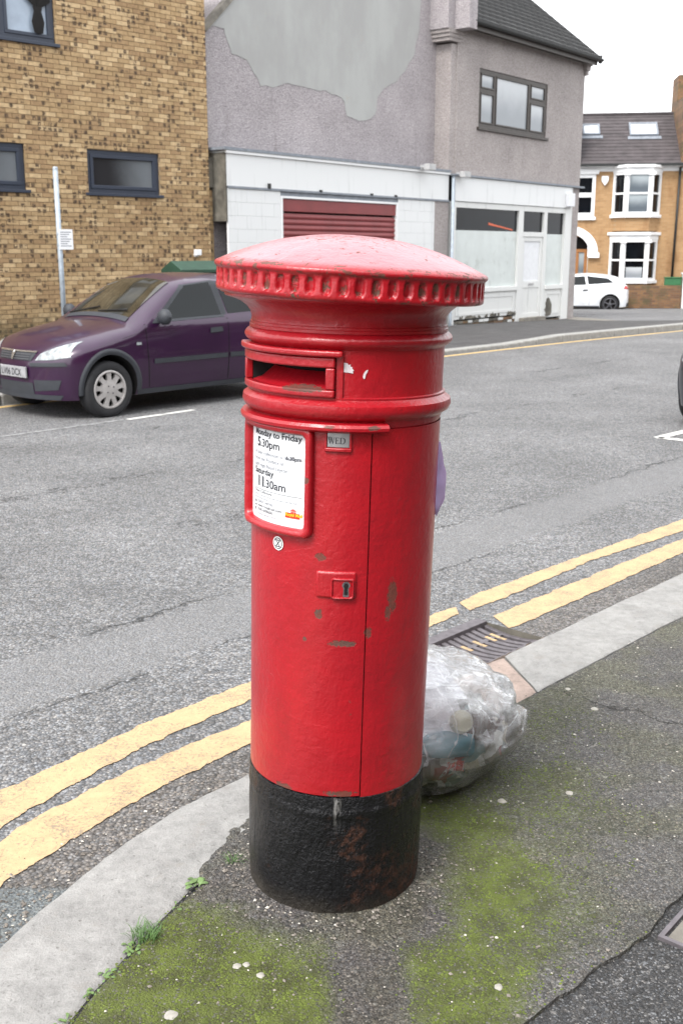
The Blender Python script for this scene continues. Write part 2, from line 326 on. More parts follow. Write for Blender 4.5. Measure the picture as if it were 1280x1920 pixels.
drip = t.ma('MULTIPLY', band(t, ang, -.02, .05, .015), t.step(t.ma('ADD', z, t.ma('MULTIPLY', t.noise(v, 80., 3.), .06)), .27, .34)); c = t.mix(t.ma('MULTIPLY', t.ma('MULTIPLY', drip, t.step(t.noise(t.scl(v, (1., 1., .2)), 60., 4., .7), .45, .6)), .6), c, (.30, .29, .28))
h = t.ma('ADD', t.ma('MULTIPLY', t.noise(t.scl(v, (1., 1., .45)), 28., 6., .65), 1.2), t.ma('MULTIPLY', t.noise(v, 120., 4., .6), .3))
MT['black_base'] = t.out(Base_Color=c, Roughness=t.ma('ADD', .27, t.ma('ADD', t.ma('MULTIPLY', ru, .4), t.ma('MULTIPLY', dst, .5))), Specular_IOR_Level=.32, Normal=t.bump(h, .75, .02))
MT['dark'] = plain('dark_void', (.004, .003, .003), .9)
MT['enamel'] = plain('white_enamel', (.64, .655, .67), .3, var=.03)
MT['ink'] = plain('black_ink', (.025, .027, .035), .5, var=0.); MT['ink_grey'] = plain('grey_ink', (.20, .21, .24), .5, var=0.)
MT['logo_red'] = plain('logo_red', (.62, .035, .01), .4, var=0.); MT['logo_yellow'] = plain('logo_yellow', (.8, .42, .02), .4, var=0.)
MT['tin'] = plain('brushed_tin', (.42, .42, .43), .42, .75, var=.2, scale=30., dirt=((.2, .2, .2), 40., .6))
MT['sticker'] = plain('white_sticker', (.74, .74, .73), .5, var=.04); MT['torn'] = plain('torn_paper', (.62, .56, .58), .75, var=.15, scale=40.)
# brick (London stock, dark scorch spots), works for single bricks and for the joined ones
def brickmat(name, base=((.37, .255, .135), (.50, .365, .21), (.31, .205, .11)), spots=True):
    t = NT(name); v = t.pos(); x, y, z = t.xyz(v)
    s = t.ma('ADD', t.ma('MULTIPLY', x, .7193), t.ma('MULTIPLY', y, .6947))
    r1 = t.n('ObjectInfo').outputs['Random']; r2 = t.n('NewGeometry').outputs['Random Per Island']
    r = t.ma('FRACT', t.ma('ADD', t.ma('MULTIPLY', r1, 7.31), r2))
    c = t.mix(t.step(r, .15, .5), base[2], base[0]); c = t.mix(t.step(r, .55, 1.), c, base[1])
    n = t.noise(v, 16., 5., .6); f = t.n('MapRange', None, i0=n, i1=.3, i2=.7, i3=.8, i4=1.2).outputs[0]; c = t.mix(1., c, t.comb(f, f, f), 'MULTIPLY')
    if spots:
        wx = t.ma('MULTIPLY', t.ma('SUBTRACT', t.noise(v, 9., 3.), .5), .06)
        cs = t.ma('DIVIDE', t.ma('ADD', s, wx), .088); cz = t.ma('DIVIDE', z, .075)
        wn_ = t.n('TexWhiteNoise', dict(noise_dimensions='2D'), Vector=t.comb(t.ma('FLOOR', cs), t.ma('FLOOR', cz), 0.)).outputs['Value']
        cl = t.noise(t.scl(v, (.8, .8, 2.6)), 1.1, 5., .6)
        th = t.n('MapRange', None, i0=cl, i1=.32, i2=.68, i3=.90, i4=.55).outputs[0]
        on = t.step(wn_, th, t.ma('ADD', th, .03))
        ins = t.ma('MULTIPLY', band(t, t.ma('FRACT', cs), .16, .82, .16), band(t, t.ma('FRACT', cz), .12, .9, .12))
        on = t.ma('MULTIPLY', t.ma('MULTIPLY', on, ins), t.step(t.noise(v, 28., 3.), .32, .5)); c = t.mix(t.ma('MULTIPLY', on, .86), c, (.045, .03, .024))
        gr = t.step(t.noise(t.scl(v, (1., 1., .6)), .55, 5., .6), .5, .75); c = t.mix(t.ma('MULTIPLY', gr, .5), c, t.mix(1., c, (.62, .55, .5), 'MULTIPLY'))
        alg = t.ma('MULTIPLY', t.ma('SUBTRACT', 1., t.step(t.ma('ADD', z, t.ma('MULTIPLY', n, .5)), .55, 1.15)), .6); c = t.mix(alg, c, (.055, .05, .026))
    return t.out(Base_Color=c, Roughness=.85, Specular_IOR_Level=.3, Normal=t.bump(t.noise(v, 60., 5., .65), .4, .006))
MT['brick'] = brickmat('stock_brick')
MT['mortar'] = plain('brick_mortar', (.27, .20, .125), .9, var=.2, scale=6., world=True, bump=.4)
t = NT('terrace_brick'); v = t.obj(); x, y, z = t.xyz(v)
bt = t.n('TexBrick', None, Vector=t.comb(t.ma('ADD', x, t.ma('MULTIPLY', y, .8)), z, 0.), Color1=(.40, .24, .115), Color2=(.31, .18, .08), Mortar=(.33, .23, .13), Scale=1., i4=1., i5=.007, i7=0., i8=.225, i9=.075)
n = t.noise(t.scl(v, (1., 1., .35)), 1.3, 6., .65); c = t.mix(t.ma('MULTIPLY', t.step(n, .48, .68), .5), bt.outputs['Color'], (.16, .065, .018))
MT['brick_far'] = t.out(Base_Color=c, Roughness=.85, Normal=t.bump(bt.outputs['Fac'], -.4, .01))
t = NT('garden_wall_brick'); v = t.obj(); x, y, z = t.xyz(v)
bt = t.n('TexBrick', None, Vector=t.comb(x, z, 0.), Color1=(.22, .115, .05), Color2=(.12, .06, .035), Mortar=(.13, .10, .07), Scale=1., i4=1., i5=.008, i7=0., i8=.225, i9=.075)
n = t.noise(v, 2.2, 6., .65); c = t.mix(t.ma('MULTIPLY', t.step(n, .45, .65), .7), bt.outputs['Color'], (.07, .065, .03)); MT['brick_garden'] = t.out(Base_Color=c, Roughness=.9)
# pebbledash with a plain cement repair patch is two materials
def dash(name, c):
    t = NT(name); v = t.obj(); x, y, z = t.xyz(v)
    vo = t.n('TexVoronoi', None, Vector=v, Scale=60.); k = t.n('SeparateColor', None, i0=vo.outputs['Color']).outputs[0]
    f = t.ma('ADD', .76, t.ma('MULTIPLY', k, .48)); b = t.noise(v, .8, 6., .6); f = t.ma('MULTIPLY', f, t.n('MapRange', None, i0=b, i1=.3, i2=.7, i3=.85, i4=1.12).outputs[0])
    cc = t.mix(1., c, t.comb(f, f, f), 'MULTIPLY')
    st = t.step(t.noise(t.scl(v, (1.8, 1.8, .22)), 1.6, 6., .65), .56, .76); cc = t.mix(t.ma('MULTIPLY', st, .5), cc, (.13, .11, .10))
    return t.out(Base_Color=cc, Roughness=.95, Specular_IOR_Level=.2, Normal=t.bump(t.ma('SUBTRACT', 1., vo.outputs['Distance']), .7, .02))
MT['dash'] = dash('grey_pebbledash', (.37, .335, .325)); MT['dash_gable'] = dash('gable_pebbledash', (.375, .345, .355))
t = NT('cement_patch'); v = t.obj()
n = t.noise(t.scl(v, (1., 1., .5)), 1.3, 7., .62); c = t.mix(t.step(n, .36, .66), (.325, .325, .318), (.375, .38, .37))
c = t.mix(t.ma('MULTIPLY', t.step(t.noise(v, 3.1, 6., .7), .62, .72), .4), c, (.38, .33, .26)); st = t.step(t.noise(t.scl(v, (2., 2., .15)), 2., 5., .6), .55, .75); c = t.mix(t.ma('MULTIPLY', st, .2), c, (.25, .26, .25))
MT['cement'] = t.out(Base_Color=c, Roughness=.9, Normal=t.bump(t.noise(v, 14., 6., .6), .25, .01))
def whitepaint(name, c=(.70, .71, .71), dirt=.75):
    t = NT(name); v = t.obj(); x, y, z = t.xyz(v)
    st = t.step(t.noise(t.scl(v, (3., 3., .3)), 2.2, 6., .65), .55, .8); cc = t.mix(t.ma('MULTIPLY', st, dirt), c, (.42, .43, .42))
    ch = t.step(t.noise(v, 9., 6., .72), .70, .74); cc = t.mix(t.ma('MULTIPLY', ch, dirt), cc, (.30, .29, .26))
    return t.out(Base_Color=cc, Roughness=.55, Normal=t.bump(t.noise(v, 30., 5.), .12, .005))
MT['white'] = whitepaint('white_masonry_paint'); MT['white_clean'] = whitepaint('white_gloss', (.78, .785, .79), .08); MT['white_peel'] = whitepaint('peeling_white', (.66, .665, .65), .9)
MT['tile'] = plain('concrete_roof_tile', (.050, .050, .050), .85, var=.3, scale=5., dirt=((.075, .075, .06), 2.5, .6)); MT['tile_far'] = plain('brown_roof_tile', (.058, .049, .051), .85, var=.3, scale=3.)
MT['slate_frame'] = plain('grey_blue_upvc', (.028, .036, .056), .38, var=.06); MT['brown_frame'] = plain('brown_window_frame', (.045, .036, .030), .5, var=.2)
MT['pvc'] = plain('white_upvc', (.78, .79, .80), .35, var=.03); MT['black_gutter'] = plain('black_gutter', (.012, .013, .013), .5)
MT['lead'] = plain('lead_flashing', (.20, .22, .25), .6, var=.2)
MT['shutter'] = plain('maroon_shutter', (.205, .032, .034), .5, var=.12, scale=3.)
MT['glass_dark'] = plain('dark_glass', (.005, .006, .008), .04, var=.6, scale=2., spec=.18); MT['glass_grey'] = plain('obscured_glass', (.06, .066, .075), .12, var=.3, scale=1.2)
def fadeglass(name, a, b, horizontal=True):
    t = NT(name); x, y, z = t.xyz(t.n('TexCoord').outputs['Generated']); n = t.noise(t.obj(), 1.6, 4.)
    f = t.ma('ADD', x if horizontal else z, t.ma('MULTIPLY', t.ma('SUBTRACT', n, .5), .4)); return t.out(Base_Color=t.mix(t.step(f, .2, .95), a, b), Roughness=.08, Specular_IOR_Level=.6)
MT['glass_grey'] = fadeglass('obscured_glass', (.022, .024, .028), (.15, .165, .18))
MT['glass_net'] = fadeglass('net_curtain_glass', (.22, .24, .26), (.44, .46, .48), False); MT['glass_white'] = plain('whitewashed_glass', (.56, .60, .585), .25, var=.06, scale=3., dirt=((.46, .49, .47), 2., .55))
MT['glass_blind'] = plain('blind_behind_glass', (.30, .36, .44), .08, var=.15, scale=3.); MT['glass_sky'] = fadeglass('bay_glass_painted_sky', (.10, .12, .14), (.34, .38, .40), False)  # bay panes: sky reflection painted into the colour, paler towards the top
MT['galv'] = plain('galvanised_steel', (.36, .41, .46), .5, .35, var=.15, scale=12.); MT['plate_white'] = plain('sign_white', (.70, .71, .73), .45, var=.05)
MT['green_box'] = plain('dark_green_steel', (.012, .040, .024), .55, var=.2, scale=5.); MT['green_lid'] = plain('green_steel_lid', (.016, .050, .030), .55, var=.2, scale=5.); MT['bin_green'] = plain('green_bin', (.03, .13, .05), .5)
MT['wood'] = plain('oak_door', (.30, .13, .04), .5, var=.2); MT['concrete'] = plain('old_concrete', (.19, .175, .15), .9, var=.35, scale=5., world=True, bump=.3)
MT['stain'] = plain('stained_render', (.12, .11, .09), .9, var=.6, scale=4.); MT['iron'] = plain('cast_iron', (.125, .112, .12), .55, .35, var=.25, scale=30., bump=.3)
MT['litter'] = plain('gutter_silt', (.085, .06, .045), .95, var=.6, scale=50., world=True, bump=.8, bscale=120.)
def carpaint(name, c):
    t = NT(name); v = t.obj(); n = t.noise(v, 2.5, 4.)
    return t.out(Base_Color=t.mix(t.step(n, .3, .7), c, tuple(k * 1.25 for k in c)), Roughness=.3, Metallic=.15, Coat_Weight=.6, Coat_Roughness=.03, Normal=t.bump(t.noise(v, 260., 2.), .015, .002))
MT['car_purple'] = carpaint('aubergine_paint', (.024, .0042, .027)); MT['car_white'] = carpaint('white_car_paint', (.66, .68, .70)); MT['car_dark'] = carpaint('dark_car_paint', (.018, .020, .028))
MT['car_glass'] = plain('car_glass', (.004, .006, .007), .02, var=.2, scale=2., spec=.3); MT['screen_glass'] = plain('windscreen_glass', (.035, .03, .02), .03, var=.7, scale=2.5, spec=.6); MT['trim'] = plain('grey_plastic_trim', (.028, .031, .038), .6)
MT['tyre'] = plain('tyre_rubber', (.016, .016, .018), .8, var=.2, scale=20.); MT['hubcap'] = plain('silver_hubcap', (.43, .41, .40), .38, .3, var=.1); MT['alloy_dark'] = plain('dark_alloy', (.10, .10, .11), .4, .4)
MT['lamp'] = plain('headlamp_lens', (.27, .29, .30), .12, var=.5, scale=16., spec=.6); MT['chrome'] = plain('chrome', (.62, .63, .65), .12, .9); MT['tail'] = plain('tail_lamp', (.5, .02, .02), .1, coat=.6)
MT['plate_dirty'] = plain('grimy_number_plate', (.30, .30, .31), .5, var=.2)
MT['lamp_grey'] = plain('grey_lamp_housing', (.42, .42, .42), .5)
MT['line_worn'] = plain('worn_white_line', (.23, .23, .23), .8, var=.5, scale=20., world=True)
MT['orange'] = plain('orange_plastic', (.6, .10, .03), .5); MT['lilac'] = plain('lilac_plastic', (.50, .39, .66), .4, var=.1, scale=14.)
MT['grass'] = plain('weed_green', (.065, .135, .03), .6, var=.4, scale=40.); MT['weed'] = plain('weed_leaf', (.105, .175, .05), .55, var=.3, scale=40.)
MT['grit'] = plain('grit', (.17, .15, .13), .9, var=.6, scale=9., world=True); MT['pale_grit'] = plain('pale_grit', (.46, .43, .38), .9, var=.4, scale=9., world=True); MT['gum'] = plain('trodden_gum', (.30, .285, .25), .8, var=.15, scale=90.)
# ================================================================== SETTING: ground, road, kerbs, pavements
m = M(); m.grid(lambda u, v: (-500 + 1000 * u, -500 + 1000 * v, -1.0), 8, 8); struct(m.build('ground', 'concrete'))
# road sheet in street coordinates, with a hole for the gully
GS0, GS1, GP0, GP1 = 3.41, 3.90, -2.77, -2.345
def breaks(a, b, st, extra):
    k = [a + st * i for i in range(int(round((b - a) / st)) + 1)]
    return sorted([q for q in k if all(abs(q - e) > .05 for e in extra)] + list(extra))
sb = breaks(-40, 120, 2, [GS0, GS1]); pb = breaks(-110, 14, 2, [GP0, GP1])
m = M(); idx = {}; vs = []; fs = []
for i, a in enumerate(sb):
    for j, b in enumerate(pb):
        q = rd(a, b); vs.append((q[0], q[1], -.06 + terr(q[1])))
        if i and j and not (abs(sb[i-1] - GS0) < 1e-6 and abs(pb[j-1] - GP0) < 1e-6):
            n = len(pb); fs.append(((i-1)*n + j-1, (i-1)*n + j, i*n + j, i*n + j-1))
m.add(vs, fs); o = struct(m.build('road', 'road')); 
for p in o.data.polygons: p.flip() if p.normal.z < 0 else None
# --- near kerb line (road side) and its back edge
KR = [(4.60, 8.31), (1.773, 5.308), (.53, 3.99), (-.295, 3.118), (-.498, 2.887), (-.654, 2.629), (-.765, 2.38), (-.85, 2.16), (-.93, 1.86), (-1.0, 1.4), (-1.03, .9), (-1.04, -6)]
KB = [(4.38, 7.62), (1.565, 4.639), (.637, 3.663), (-.254, 2.659), (-.375, 2.519), (-.456, 2.34), (-.506, 2.223), (-.557, 2.09), (-.62, 1.90), (-.70, 1.4), (-.73, .9), (-.74, -6)]
def along(pl, f):       # point at fractional index
    i = min(int(f), len(pl) - 2); k = f - i; return (pl[i][0] * (1 - k) + pl[i+1][0] * k, pl[i][1] * (1 - k) + pl[i+1][1] * k)
kerb = bpy.data.objects.new('kerb', None); col.objects.link(kerb); kerb['kind'] = 'structure'
def kerbstone(f0, f1, matn, n, dz=0., gap=.006, seed=0.):
    top = []; K = 7
    def pt(u, v):
        a = along(KR, f0 + (f1 - f0) * u); b = along(KB, f0 + (f1 - f0) * u)
        x = a[0] + (b[0] - a[0]) * v; y = a[1] + (b[1] - a[1]) * v
        e = min(u, 1 - u) * 8; ed = min(v, 1 - v)
        nz = noise.noise((x * 5 + seed, y * 5, 0)) * .004 + noise.noise((x * 19, y * 19, seed)) * .0022
        z = dz + nz - (.007 if ed < .02 else (.0015 if ed < .08 else 0)) - (.004 if (u < 1e-6 or u > 1 - 1e-6) else 0)
        jx = noise.noise((x * 9, y * 9, 3.)) * .006 * (1 if ed < .02 else 0)
        return (x + jx, y + jx, z)
    vv = [0, .035, .12, .35, .65, .88, .965, 1]
    m = M(); m.grid(lambda u, v: pt(u, vv[int(round(v * 7))]), n, 7, flip=True)
    t = len(m.v)
    # skirt
    w = n + 1; ring = [i for i in range(w)] + [j * w + n for j in range(1, 8)] + [7 * w + i for i in range(n - 1, -1, -1)] + [j * w for j in range(6, 0, -1)]
    lo = [(m.v[i][0], m.v[i][1], -.2) for i in ring]
    m.v += lo; k = len(ring); m.f += [(ring[i], t + i, t + (i + 1) % k, ring[(i + 1) % k]) for i in range(k)]; m.mi += [0] * k
    return m.build('kerb_stone', matn, kerb, smooth=40, fix=True)
kerbstone(0, .48, 'granite', 24, seed=5.); kerbstone(.485, .985, 'granite', 24, seed=3.)
kerbstone(.99, 1.885, 'granite', 40, seed=1.)
o = kerbstone(1.892, 2.38, 'granite_pink', 24, -.004, seed=8.); o['label'] = 'short pinkish granite kerb stone behind the rubbish bag'
kerbstone(2.39, 2.80, 'granite', 20, -.002, seed=2.)
kerbstone(2.81, 7.72, 'granite', 70, .0, seed=9.); kerbstone(7.75, 9.0, 'granite', 20, seed=4.); kerbstone(9.01, 10.0, 'granite', 20, seed=6.); kerbstone(10.01, 11, 'granite', 20, seed=7.)
# --- near pavement: lower dark tarmac sheet and the mossy tarmac slab on it, broken edge along the reinstatement
CR = [(2.2, 3.75), (1.55, 3.08), (1.15, 2.74), (.886, 2.453), (.83, 2.39), (.768, 2.307), (.69, 2.235), (.60, 2.168), (.50, 2.07), (.406, 1.985), (.28, 1.84), (.1, 1.62), (-.1, 1.3), (-.2, .8), (-.25, -6)]
def rough(pl, step, amp, seed):
    out = []
    for i in range(len(pl) - 1):
        L = math.dist(pl[i][:2], pl[i+1][:2]); n = max(1, int(L / step))
        for k in range(n):
            x, y = along(pl, i + k / n); x += noise.noise((x * 14, y * 14, seed)) * amp + noise.noise((x * 60, y * 60, seed)) * amp * .5
            y += noise.noise((x * 14, y * 14, seed + 9)) * amp + noise.noise((x * 60, y * 60, seed + 5)) * amp * .5; out.append((x, y))
    return out + [pl[-1]]
def sheet(name, poly, z, thick, matn, subd=0):
    bm = bmesh.new(); vs = [bm.verts.new((p[0], p[1], z)) for p in poly]; f = bm.faces.new(vs)
    if f.normal.z < 0: f.normal_flip()
    bm.normal_update()
    if thick:
        r = bmesh.ops.extrude_face_region(bm, geom=[f]); 
        for q in r['geom']:
            if isinstance(q, bmesh.types.BMVert): q.co.z -= thick
    bmesh.ops.triangulate(bm, faces=[q for q in bm.faces if len(q.verts) > 4]); bmesh.ops.recalc_face_normals(bm, faces=bm.faces)
    me = bpy.data.meshes.new(name); bm.to_mesh(me); bm.free(); me.materials.append(MT[matn])
    o = bpy.data.objects.new(name, me); col.objects.link(o); return o
KBi = rough([(a[0] + .012, a[1] - .01) for a in KB], .03, .006, 2.)
struct(sheet('pavement', KBi + list(reversed(rough(CR, .02, .010, 4.))), 0., .10, 'pavement'))
struct(sheet('pavement_patch', [(a[0] - .004, a[1]) for a in KB] + [(14, -6), (14, 12)], -.011, .09, 'pave_dark'))
# tarmac collar mounded round the foot of the pillar
m = M()
def collar(u, v):
    a = 2 * math.pi * u; nz = noise.noise((math.cos(a) * 2, math.sin(a) * 2, 5)) * .025
    r = .212 + v * (.155 + nz); z = .018 * (1 - v) ** 1.7 + (noise.noise((math.cos(a) * 9, math.sin(a) * 9, v * 6)) * .004 if 0 < v < 1 else 0) - (.003 if v == 1 else -.001)
    return (-.022 + r * math.sin(a), 2.565 - r * math.cos(a), z)
m.grid(collar, 96, 10, wrap=True); struct(m.build('pavement_collar', 'pavement', smooth=True))
# --- double yellow lines, nearside
OT = [rd(40, -3.16), (2.196, 6.655), (1.445, 5.892), (.691, 5.128), (.575, 4.975)]
OB = [rd(40, -3.02), (2.105, 6.36), (1.391, 5.708), (.782, 5.026), (.615, 4.86)]
IT = [rd(40, -2.80), (2.046, 6.172), (1.402, 5.505), (.847, 4.92), (.715, 4.775)]
IB = [rd(40, -2.66), (1.952, 5.87), (1.314, 5.18), (.82, 4.66), (.765, 4.61)]
LOT = [(.545, 4.91), (.30, 4.665), (-.366, 3.991), (-.716, 3.604), (-1.085, 3.101), (-1.30, 2.75), (-1.47, 2.3), (-1.55, 1.6), (-1.58, -4)]
LOB = [(.555, 4.80), (.34, 4.56), (-.35, 3.808), (-.706, 3.394), (-.953, 2.997), (-1.12, 2.7), (-1.28, 2.3), (-1.37, 1.6), (-1.40, -4)]
LIT = [(.37, 4.36), (.0, 3.98), (-.335, 3.622), (-.569, 3.394), (-.77, 3.154), (-.94, 2.92), (-1.08, 2.6), (-1.18, 2.2), (-1.24, 1.5), (-1.26, -4)]
LIB = [(.42, 4.22), (.02, 3.80), (-.319, 3.435), (-.53, 3.19), (-.631, 3.06), (-.80, 2.79), (-.925, 2.576), (-1.02, 2.2), (-1.08, 1.5), (-1.10, -4)]
def line(a, b, seed, name='yellow_line'):
    struct(sheet(name, rough(a, .008, .013, seed) + list(reversed(rough(b, .008, .013, seed + 3))), -.056, 0, 'yellow'))
line(OT, OB, 1.); line(IT, IB, 12.); line(LOT, LOB, 23.); line(LIT, LIB, 34.)
# --- far kerb and far pavement
FK = -10.87
def fz(s):                      # far kerb height above road, dropped by the garage
    k = 1.0 - min(1, max(0, (s - 12.2) / 1.0)) * (1 - min(1, max(0, (s - 16.3) / 1.3))); return .012 + .058 * k
fk = bpy.data.objects.new('far_kerb', None); col.objects.link(fk); fk['kind'] = 'structure'
def kline(s):                   # kerb line swings out a little at the corner
    return FK + (0 if s < 17.5 else .035 * (s - 17.5) ** 1.25)
s_ = -20.
while s_ < 26.5:
    L = .9 if s_ > 0 else 2.7
    m = M(); s1 = s_ + L - .012; a, b, c, d = rd(s_, kline(s_)), rd(s1, kline(s1)), rd(s1, kline(s1) - .24), rd(s_, kline(s_) - .24)
    za, zb = fz(s_) + terr(a[1]), fz(s1) + terr(b[1])
    m.add([(a[0], a[1], -.1), (b[0], b[1], -.1), (c[0], c[1], -.1), (d[0], d[1], -.1), (a[0], a[1], za), (b[0], b[1], zb), (c[0], c[1], zb), (d[0], d[1], za)],
          [(0,3,2,1),(4,5,6,7),(0,1,5,4),(1,2,6,5),(2,3,7,6),(3,0,4,7)]); m.build('kerb_stone', 'kerb_far', fk, bevel=.02, fix=True); s_ += L
bm = bmesh.new()
pl = [rd(s, kline(s) - .238) for s in [-40, -10, 0] + [4 + i * .5 for i in range(46)]]
pl += [(10.2, 25.2), (8.6, 25.5), (7.8, 26.3), (7.25, 27.4), (6.9, 29.5), (6.4, 33), (0, 38), (-12, 42), (-50, 20)]
f = bm.faces.new([bm.verts.new((p[0], p[1], 0)) for p in pl]); bm.normal_update()
if f.normal.z < 0: f.normal_flip()
for yy in (25, 28, 33, 38): bmesh.ops.bisect_plane(bm, geom=bm.verts[:] + bm.edges[:] + bm.faces[:], plane_co=(0, yy, 0), plane_no=(0, 1, 0))
for pp in (FK - 1.2, FK - 2.4, FK - 3.4, FK - 5): bmesh.ops.bisect_plane(bm, geom=bm.verts[:] + bm.edges[:] + bm.faces[:], plane_co=rd(0, pp), plane_no=(.7314, -.682, 0))
for ss in (6, 9, 11, 13, 15, 18, 22): bmesh.ops.bisect_plane(bm, geom=bm.verts[:] + bm.edges[:] + bm.faces[:], plane_co=rd(ss, 0), plane_no=(.682, .7314, 0))
for v in bm.verts:
    p = v.co; s = .682 * p.x + .7314 * p.y; pp = .7314 * p.x - .682 * p.y
    k = min(1, max(0, (kline(s) - .3 - pp) / 3.)); tg = .10 - .15 * min(1, max(0, (s - 9) / 4.))
    z0 = (fz(s) - .004) if s < 20 else .066
    v.co.z = terr(p.y) + z0 * (1 - k) + tg * k
bmesh.ops.triangulate(bm, faces=bm.faces[:]); me = bpy.data.meshes.new('far_pavement'); bm.to_mesh(me); bm.free(); me.materials.append(MT['pave_far'])
o = bpy.data.objects.new('far_pavement', me); col.objects.link(o); struct(o)
m = M(); m.add([(q[0], q[1], -.056 + terr(q[1])) for s in range(-20, 27) for q in (rd(s, kline(s) + .20), rd(s, kline(s) + .09))], [(2*i, 2*i+1, 2*i+3, 2*i+2) for i in range(46)])
o = struct(m.build('far_yellow_line', 'yellow_far'))
for p in o.data.polygons: p.flip() if p.normal.z < 0 else None
# concrete apron by the shop corner, parking bay marks, kerb in front of the terrace
m = M(); m.add([(6.15, 28.2, terr(28.2) - .045), (7.15, 27.5, terr(27.5) - .045), (6.85, 29.4, terr(29.4) - .045), (6.5, 31.8, terr(31.8) - .045), (5.6, 31.8, terr(31.8) - .045)], [(0, 1, 2, 3, 4)]); struct(m.build('concrete_apron', 'concrete'))
for a, b, c, d in (((-2.183, 10.824), (-1.60, 11.50), .04, 1), ((2.916, 9.72), (3.9, 10.72), .05, 2), ((2.916, 9.74), (3.7, 9.15), .05, 3)):
    n = Vector((b[1] - a[1], a[0] - b[0])).normalized() * c
    struct(sheet('bay_marking', [(a[0] - n.x, a[1] - n.y), (b[0] - n.x, b[1] - n.y), (b[0] + n.x, b[1] + n.y), (a[0] + n.x, a[1] + n.y)], -.056, 0, 'white_line'))
struct(sheet('bay_marking', [(-3.163, 9.74), (-2.20, 10.79), (-2.24, 10.83), (-3.2, 9.78)], -.056, 0, 'line_worn'))
m = M(); TB = Vector((10.37, 43.0)); dx, dn = Vector((.9903, -.1392)), Vector((-.1392, -.9903))
def th(s, n, z): q = TB + dx * s + dn * n; return (q.x, q.y, z)
m.add([th(-14, 0.9, -.7), th(14, 0.9, -.7), th(14, -3, -.7), th(-14, -3, -.7), th(-14, 0.9, -.53), th(14, .9, -.53), th(14, -3, -.53), th(-14, -3, -.53)], [(4, 5, 6, 7), (0, 1, 5, 4)])
struct(m.build('terrace_pavement', 'pave_far', fix=True))
# ------------------------------------------------------------------ gully grate (cast iron, dished) in the road
g = empty('gully_grate', rd(GS0, GP0, -.06), 'cast iron gully grate with curved bars in the road beside the kerb', 'drain grate', math.atan2(.7314, .682))
GL, GW = GS1 - GS0, GP1 - GP0     # local x along the street, local y towards the FAR side -> use negative
def gy(v): return -v * GW         # v 0 far edge .. 1 kerb edge
def sag(v): return .006 - .034 * math.sin(math.pi * min(1, max(0, v))) ** .9
def dish(x0, x1, v0, v1, n, th_, mm):
    def ring(k):
        v = v0 + (v1 - v0) * k / n; z = sag(v); return [(x0, gy(v), z - th_), (x1, gy(v), z - th_), (x1, gy(v), z), (x0, gy(v), z)]
    vs = [q for k in range(n + 1) for q in ring(k)]
    mm.add(vs, [(3, 2, 1, 0), tuple(4*n + i for i in range(4))] + [(4*k+i, 4*k+(i+1) % 4, 4*k+4+(i+1) % 4, 4*k+4+i) for k in range(n) for i in range(4)])
m = M(); m.box(0, GL, gy(.14), 0, -.03, .008); dish(0, .026, .141, 1, 14, .03, m); dish(GL - .026, GL, .141, 1, 14, .03, m); m.build('frame', 'iron', g, fix=True, bevel=.003)
nb = 10; pit = (GL - .052) / nb
for k in range(nb - 1):
    x = .026 + pit * (k + 1); m = M(); dish(x - .013, x + .013, .138, .99, 14, .03, m); m.build('bar', 'iron', g, fix=True, bevel=.0025)
m = M()
for a in (.34, .76): dish(.026, GL - .026, a, a + .05, 2, .034, m)
m.build('cross_bar', 'iron', g, fix=True)
m = M(); w = [(0, 0), (GL, 0), (GL, -GW), (0, -GW)]
for i in range(4): p, q = w[i], w[(i+1) % 4]; m.quad((p[0], p[1], .0), (q[0], q[1], .0), (q[0], q[1], -.4), (p[0], p[1], -.4))
m.quad((0, 0, -.4), (GL, 0, -.4), (GL, -GW, -.4), (0, -GW, -.4)); m.build('pit', 'stain', g)
# yellow paint that was rolled over the bars
for k, (a, b) in enumerate(((.30, .5), (.28, .46), (.26, .5), (.3, .44), (.27, .5), (.3, .47), (.29, .5), (.31, .45), (.3, .5))):
    if k in (4, 6): continue
    x = .026 + pit * (k + 1); m = M()
    for q in range(4):
        v0 = a + (b - a) * q / 4; v1 = a + (b - a) * (q + 1) / 4; m.quad((x - .0105, gy(v0), sag(v0) + .0015), (x - .0105, gy(v1), sag(v1) + .0015), (x + .0105, gy(v1), sag(v1) + .0015), (x + .0105, gy(v0), sag(v0) + .0015))
    m.build('paint_streak', 'yellow', g)
# silt and leaf crumbs caught at the kerb end of the grate
m = M()
def silt(u, v):
    x = GL * u * .98 + .004; vv = .80 + .2 * v + .05 * noise.noise((u * 6, v * 3, 1)); z = sag(vv) + .014 * v + .012 * noise.noise((u * 14, v * 5, 3)) + .004
    return (x, gy(min(vv, .998)), z - (.03 if v == 0 else 0))
m.grid(silt, 50, 10, flip=True); o = m.build('silt', 'litter', g, smooth=True); stuff(o)
# ------------------------------------------------------------------ inspection cover at the right edge of the pavement
ca = math.atan2(2.395 - 2.278, .868 - .769)
g = empty('inspection_cover', (.769, 2.278, -.011), 'steel framed inspection cover sunk in the dark tarmac', 'manhole cover', ca)
m = M(); W_, H_ = .62, .46
m.box(0, W_, -.012, 0, -.05, .010); m.box(0, W_, -H_, -H_ + .012, -.05, .010); m.box(0, .012, -H_ + .012, -.012, -.05, .010); m.box(W_ - .012, W_, -H_ + .012, -.012, -.05, .010); m.build('frame', 'iron', g)
m = M(); m.box(.018, W_ - .018, -H_ + .018, -.018, -.05, .006); m.build('lid', 'concrete', g, bevel=.003)
